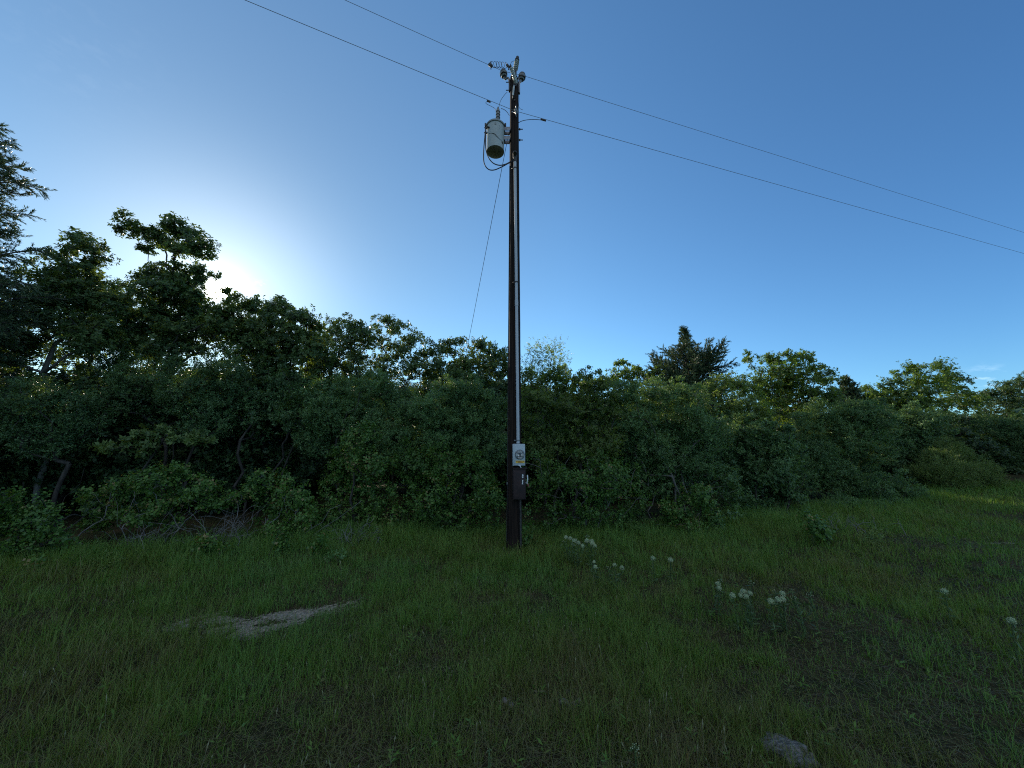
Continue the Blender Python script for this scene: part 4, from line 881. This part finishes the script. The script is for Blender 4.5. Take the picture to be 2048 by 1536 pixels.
small('small_bush', 'dark little pointed bush standing alone in the right grass', 1632, 1090, [(1618, 1034, 12), (1630, 1044, 16), (1640, 1062, 18), (1622, 1062, 14), (1646, 1082, 12), (1604, 1038, 6)])
small('small_bush', 'yellow green low plant in the grass right of the pointed bush', 1750, 1090, [(1738, 1073, 8), (1750, 1078, 9), (1762, 1086, 7)], kind='willow', mat='willow', tone0=.8)
small('small_bush', 'leafy little bush in front of the bare twig tangle', 425, 1120, [(408, 1085, 14), (430, 1095, 16), (415, 1106, 14), (450, 1102, 10), (400, 1098, 9)], tone0=.6)
small('small_bush', 'slender little bush in front of the briar mound', 568, 1115, [(565, 1070, 11), (572, 1082, 13), (556, 1086, 10), (568, 1100, 10)], tone0=.55)
small('small_bush', 'rounded seedling bush in front of the bright vine covered mound', 635, 1118, [(628, 1086, 11), (644, 1092, 12), (632, 1104, 11)], tone0=.55)
small('small_bush', 'grey leaved weed beside the rounded seedling bush', 676, 1130, [(672, 1112, 7), (682, 1118, 7)], kind='fine', mat='fine', tone0=.7)
small('small_bush', 'pale low weed patch at the left end of the grass', 75, 1142, [(60, 1130, 8), (80, 1128, 8), (98, 1130, 7)], tone0=.8)
small('small_bush', 'yellowish low weed left of the leafy little bush', 205, 1142, [(196, 1130, 8), (216, 1132, 8)], kind='willow', mat='willow', tone0=.6)
t = small('climbing_vine', 'leafy vine growing up the right side of the pole foot', 1050, 1100, [(1050, 1022, 5), (1049, 1035, 6), (1053, 1048, 7), (1048, 1060, 6), (1053, 1070, 7), (1050, 1082, 8), (1056, 1092, 8)], lai=2.0, tone0=.5)
t['category'] = 'vine'; del t['group']


def tangle(name, label, px, py, w, h, n, seed, mat='twig'):
    rg = np.random.default_rng(seed); g = G(px, py); root = thing(name, label, 'shrub', tuple(g))
    for i in range(n):
        S0, S1, A, B = [], [], [], []
        p = g + np.array([rg.normal(0, w * .22), rg.normal(0, w * .15), -.02]); d = np.array([rg.normal(0, .38), rg.normal(0, .3), 1.0]); L = h * rg.uniform(.5, 1.2); k = 9; r = rg.uniform(.002, .0055)
        for j in range(k):
            d = d + rg.normal(0, .27, 3) + np.array([0, 0, -.06]); d /= np.linalg.norm(d); q = p + d * L / k; S0.append(p); S1.append(q); A.append(r * (1 - j / k) + .0015); B.append(r * (1 - (j + 1) / k) + .0015)
            if rg.random() < .5:
                e = d + rg.normal(0, .7, 3); e /= np.linalg.norm(e); q2 = q + e * L * .22; S0.append(q); S1.append(q2); A.append(.0025); B.append(.001)
            p = q
        V, Q = sticks(np.array(S0), np.array(S1), np.array(A), np.array(B)); link('stem', np_mesh('stem', V - g, quads=Q, smooth=True, mats=[M[mat]]), root)
    return root


tangle('dead_shrub', 'tangle of bare pale twigs between the two briars', 440, 1090, .9, .85, 34, 1)
tangle('dead_shrub', 'bare grey twigs at the foot of the bright vine covered mound', 705, 1080, .8, .45, 24, 2)
tangle('dead_shrub', 'few leaning bare stems under the wide low briar', 265, 1100, .9, .75, 18, 4)
tangle('dead_shrub', 'dry wispy twigs beside the dark little pointed bush', 1700, 1062, 1.2, .4, 26, 6)

# milkweeds: stalks, leaves, and round heads of many pale florets
MK = 'white flowering milkweeds in the grass'
def ico(c, r):
    v = np.array([(1, 0, 0), (-1, 0, 0), (0, 1, 0), (0, -1, 0), (0, 0, 1), (0, 0, -1)]) * r + c
    return v, [(0, 2, 4), (2, 1, 4), (1, 3, 4), (3, 0, 4), (2, 0, 5), (1, 2, 5), (3, 1, 5), (0, 3, 5)]


def milkweed(label, heads, zc=.34, leaf=.06):
    base = None; cs = []
    for (px, py, r, kind) in heads:
        d = ray(px, py); z = zc + .05
        for _ in range(6): k = (z - CAM_Z) / d[2]; p = d * k + np.array([0, 0, CAM_Z]); z = float(H(p[0], p[1])) + zc
        cs.append((np.array([p[0], p[1], z]), .92 * r / FPX * k, kind))
    b = np.mean([c for c, r, k in cs], 0); b[2] = float(H(b[0], b[1])); root = thing('milkweed', label, 'wildflower', tuple(b), MK)
    CN, AX = [], []
    for c, r, kind in cs:
        st0, st1, ra, rb = [], [], [], []
        f = b + np.array([rng.normal(0, .03), rng.normal(0, .03), 0]) * 1.0 + (c - b) * np.array([.35, .35, 0]); f[2] = float(H(f[0], f[1])); k = 5; pts = [f + (c - f) * q + np.array([0, 0, .25 * np.linalg.norm((c - f)[:2]) * 4 * q * (1 - q)]) for q in np.linspace(0, 1, k + 1)]
        for i in range(k): st0.append(pts[i]); st1.append(pts[i + 1]); ra.append(.004); rb.append(.0034)
        for i in range(1, k + 1):
            for s in (0, 1): CN.append(pts[i] - np.array([0, 0, .02])); AX.append(np.array([rng.normal(0, .6), rng.normal(0, .6), .5]))
        v, fc, tn = [], [], []
        nfl = 70 if kind == 'ball' else 16
        for i in range(nfl):
            zq = 1 - 1.75 * (i + .5) / nfl if kind == 'ball' else rng.uniform(-.2, 1); th = i * 2.39996; q = math.sqrt(max(0, 1 - zq * zq)); dd = np.array([q * math.cos(th), q * math.sin(th), zq]) + rng.normal(0, .08, 3)
            rr = r * (rng.uniform(.86, 1.05) if kind == 'ball' else rng.uniform(.7, 1.35)); fr = r * (.17 if kind == 'ball' else .14) * rng.uniform(.8, 1.2)
            k0 = len(v); vv, ff = ico(c + dd * rr, fr); v += list(vv); fc += [(a + k0, b_ + k0, c_ + k0) for a, b_, c_ in ff]; tn += [np.clip(rng.normal(.55, .22), 0, 1)] * 8
            if kind != 'ball' or i % 3 == 0: st0.append(c - dd * 0); st1.append(c + dd * rr); ra.append(.0014); rb.append(.0012)
        if kind == 'ball':
            k0 = len(v); w_ = MB(); w_.lathe(c - np.array([0, 0, r * .8]), (0, 0, 1), [(0, .1 * r), (.3 * r, .6 * r), (.8 * r, .84 * r), (1.3 * r, .66 * r), (1.62 * r, .1 * r)], 8)
            v += [np.array(p) for p in w_.v]
            for q_ in w_.f:
                for a_ in range(1, len(q_) - 1): fc.append((q_[0] + k0, q_[a_] + k0, q_[a_ + 1] + k0)); tn.append(.1)
        link('flower_head', np_mesh('flower_head', np.array(v) - b, tris=fc, tone=tn, mats=[M['floret']]), root)
        V, Q = sticks(np.array(st0), np.array(st1), np.array(ra), np.array(rb), 5); link('stem', np_mesh('stem', V - b, quads=Q, tone=np.full(len(Q), .7), mats=[M['weed']]), root)
    V, Q, t_ = rosettes(np.array(CN), np.array(AX), 2, leaf, leaf * .24, .015, .5, .9, np.full(len(CN), .5)); link('leaves', np_mesh('leaves', V - b, quads=Q, tone=t_, mats=[M['weed']]), root)


B_, S_ = 'ball', 'star'
milkweed('milkweed with the leftmost flower balls, nearest the pole foot', [(1132, 1075, 4.2, B_), (1141, 1077, 4, B_), (1149, 1082, 4.6, B_), (1127, 1084, 3, S_)])
milkweed('milkweed in the middle of the flower clump right of the pole foot', [(1157, 1086, 4.2, B_), (1165, 1092, 4, B_), (1147, 1091, 4, S_), (1152, 1079, 3, S_)])
milkweed('milkweed with the most crowded flower balls, right end of the clump by the pole', [(1174, 1082, 4.8, B_), (1174, 1073, 4, S_), (1183, 1083, 4.8, B_), (1185, 1088, 5, B_), (1190, 1092, 3.6, B_)])
milkweed('pair of small flower balls, one above the other, below the clump by the pole', [(1188, 1124, 3.2, B_), (1190, 1134, 4.2, B_)], .26)
milkweed('three small flower heads in a loose row below the clump by the pole', [(1217, 1136, 4, S_), (1229, 1130, 3.8, B_), (1244, 1136, 4.4, B_)], .26)
milkweed('single flower ball left of the brighter single ball in the middle grass', [(1306, 1117, 4.8, B_)], .3)
milkweed('brightest single flower ball on its own stalk in the middle grass', [(1341, 1120, 4.8, B_)], .3)
milkweed('upright flower cluster with a spiky head at its top, left in the front flower row', [(1436, 1168, 5, B_), (1438, 1177, 4.6, B_), (1441, 1162, 4, S_)], .3)
milkweed('lone flower ball beside the tight bunch in the front flower row', [(1465, 1191, 5.8, B_)], .3)
milkweed('tight bunch of four overlapping flower balls in the front flower row', [(1487, 1184, 6, B_), (1482, 1191, 5.2, B_), (1492, 1193, 5.4, B_), (1500, 1187, 5, B_)], .3)
milkweed('spiky flower head above the tight bunch in the front flower row', [(1503, 1166, 5, S_)], .36)
milkweed('four flower balls at the right of the front flower row', [(1542, 1203, 6, B_), (1556, 1200, 6, B_), (1566, 1199, 5.6, B_), (1565, 1188, 6, B_), (1549, 1184, 4, S_)], .3)
milkweed('two spiky green white heads right of the four flower balls', [(1582, 1180, 3.6, S_), (1587, 1197, 4.8, S_)], .32)
milkweed('lone spiky head at the right end of the front flower row', [(1620, 1191, 5, S_)], .32)
milkweed('flower ball standing alone in the right grass', [(1889, 1183, 6, B_)], .3)
milkweed('flower ball standing alone near the right end of the grass', [(2023, 1242, 7, B_)], .3)
milkweed('nearest spiky flower head, low in the front grass', [(1270, 1497, 9, S_)], .2, .03)
milkweed('small pale flower in the front grass left of the nearest spiky head', [(978, 1503, 5, S_)], .16, .02)

# stones
def rock(name, label, px, py, w, d, h, seed, rz=0.0, mat='rock', cracks=True, group=None):
    rg = np.random.default_rng(seed); g = G(px, py); root = thing(name, label, 'rock', tuple(g), group); bm = bmesh.new(); bmesh.ops.create_icosphere(bm, subdivisions=5, radius=1)
    V = np.array([v.co for v in bm.verts]); n = V.copy(); V = np.sign(V) * np.abs(V) ** .75
    f = 1 + .18 * (vnoise(n[:, 0] * 3 + n[:, 2], n[:, 1] * 3 + seed, 1, seed) - .5) * 2 + .07 * (vnoise(n[:, 0] * 9, n[:, 1] * 9 + n[:, 2] * 5, 1, seed + 1) - .5) * 2
    V *= f[:, None]
    if cracks:
        for a, o in ((.55, .25), (.62, -.2), (-.25, -.55), (1.0, .62)):
            q = n[:, 0] * math.sin(a) + n[:, 1] * math.cos(a) - o + .14 * (vnoise(n[:, 0] * 4, n[:, 1] * 4, 1, seed + 5) - .5); V[:, 2] -= .55 * np.exp(-(q / .045) ** 2) * (n[:, 2] > 0)
    V *= np.array([w / 2, d / 2, h]); ca, sa = math.cos(rz), math.sin(rz); V = np.stack([V[:, 0] * ca - V[:, 1] * sa, V[:, 0] * sa + V[:, 1] * ca, V[:, 2]], 1)
    F = [tuple(v.index for v in fc.verts) for fc in bm.faces]; bm.free()
    me = np_mesh('stone', V, tris=F, smooth=True, mats=[M[mat]]); link('stone', me, root)


rock('rock', 'cracked grey limestone slab low in the front grass', 1578, 1510, .19, .24, .055, 4, .5)
for k, (px, py, w, lab) in enumerate(((1128, 1405, .05, 'largest pale stone of the front stony spot'), (1147, 1410, .045, 'right hand pale stone of the front stony spot'), (1158, 1402, .035, 'smallest pale chip at the edge of the front stony spot'), (1010, 1402, .045, 'pale stone in the front grass left of the stony spot'), (1022, 1410, .035, 'small chip beside the pale stone left of the stony spot'), (372, 1254, .06, 'stone at the left end of the bare soil'), (405, 1256, .05, 'stone in the middle of the left bare soil'))):
    rock('stone', lab, px, py, w, w * .8, w * .35, 20 + k, k * .7, 'chip', False, 'loose stones in the grass')
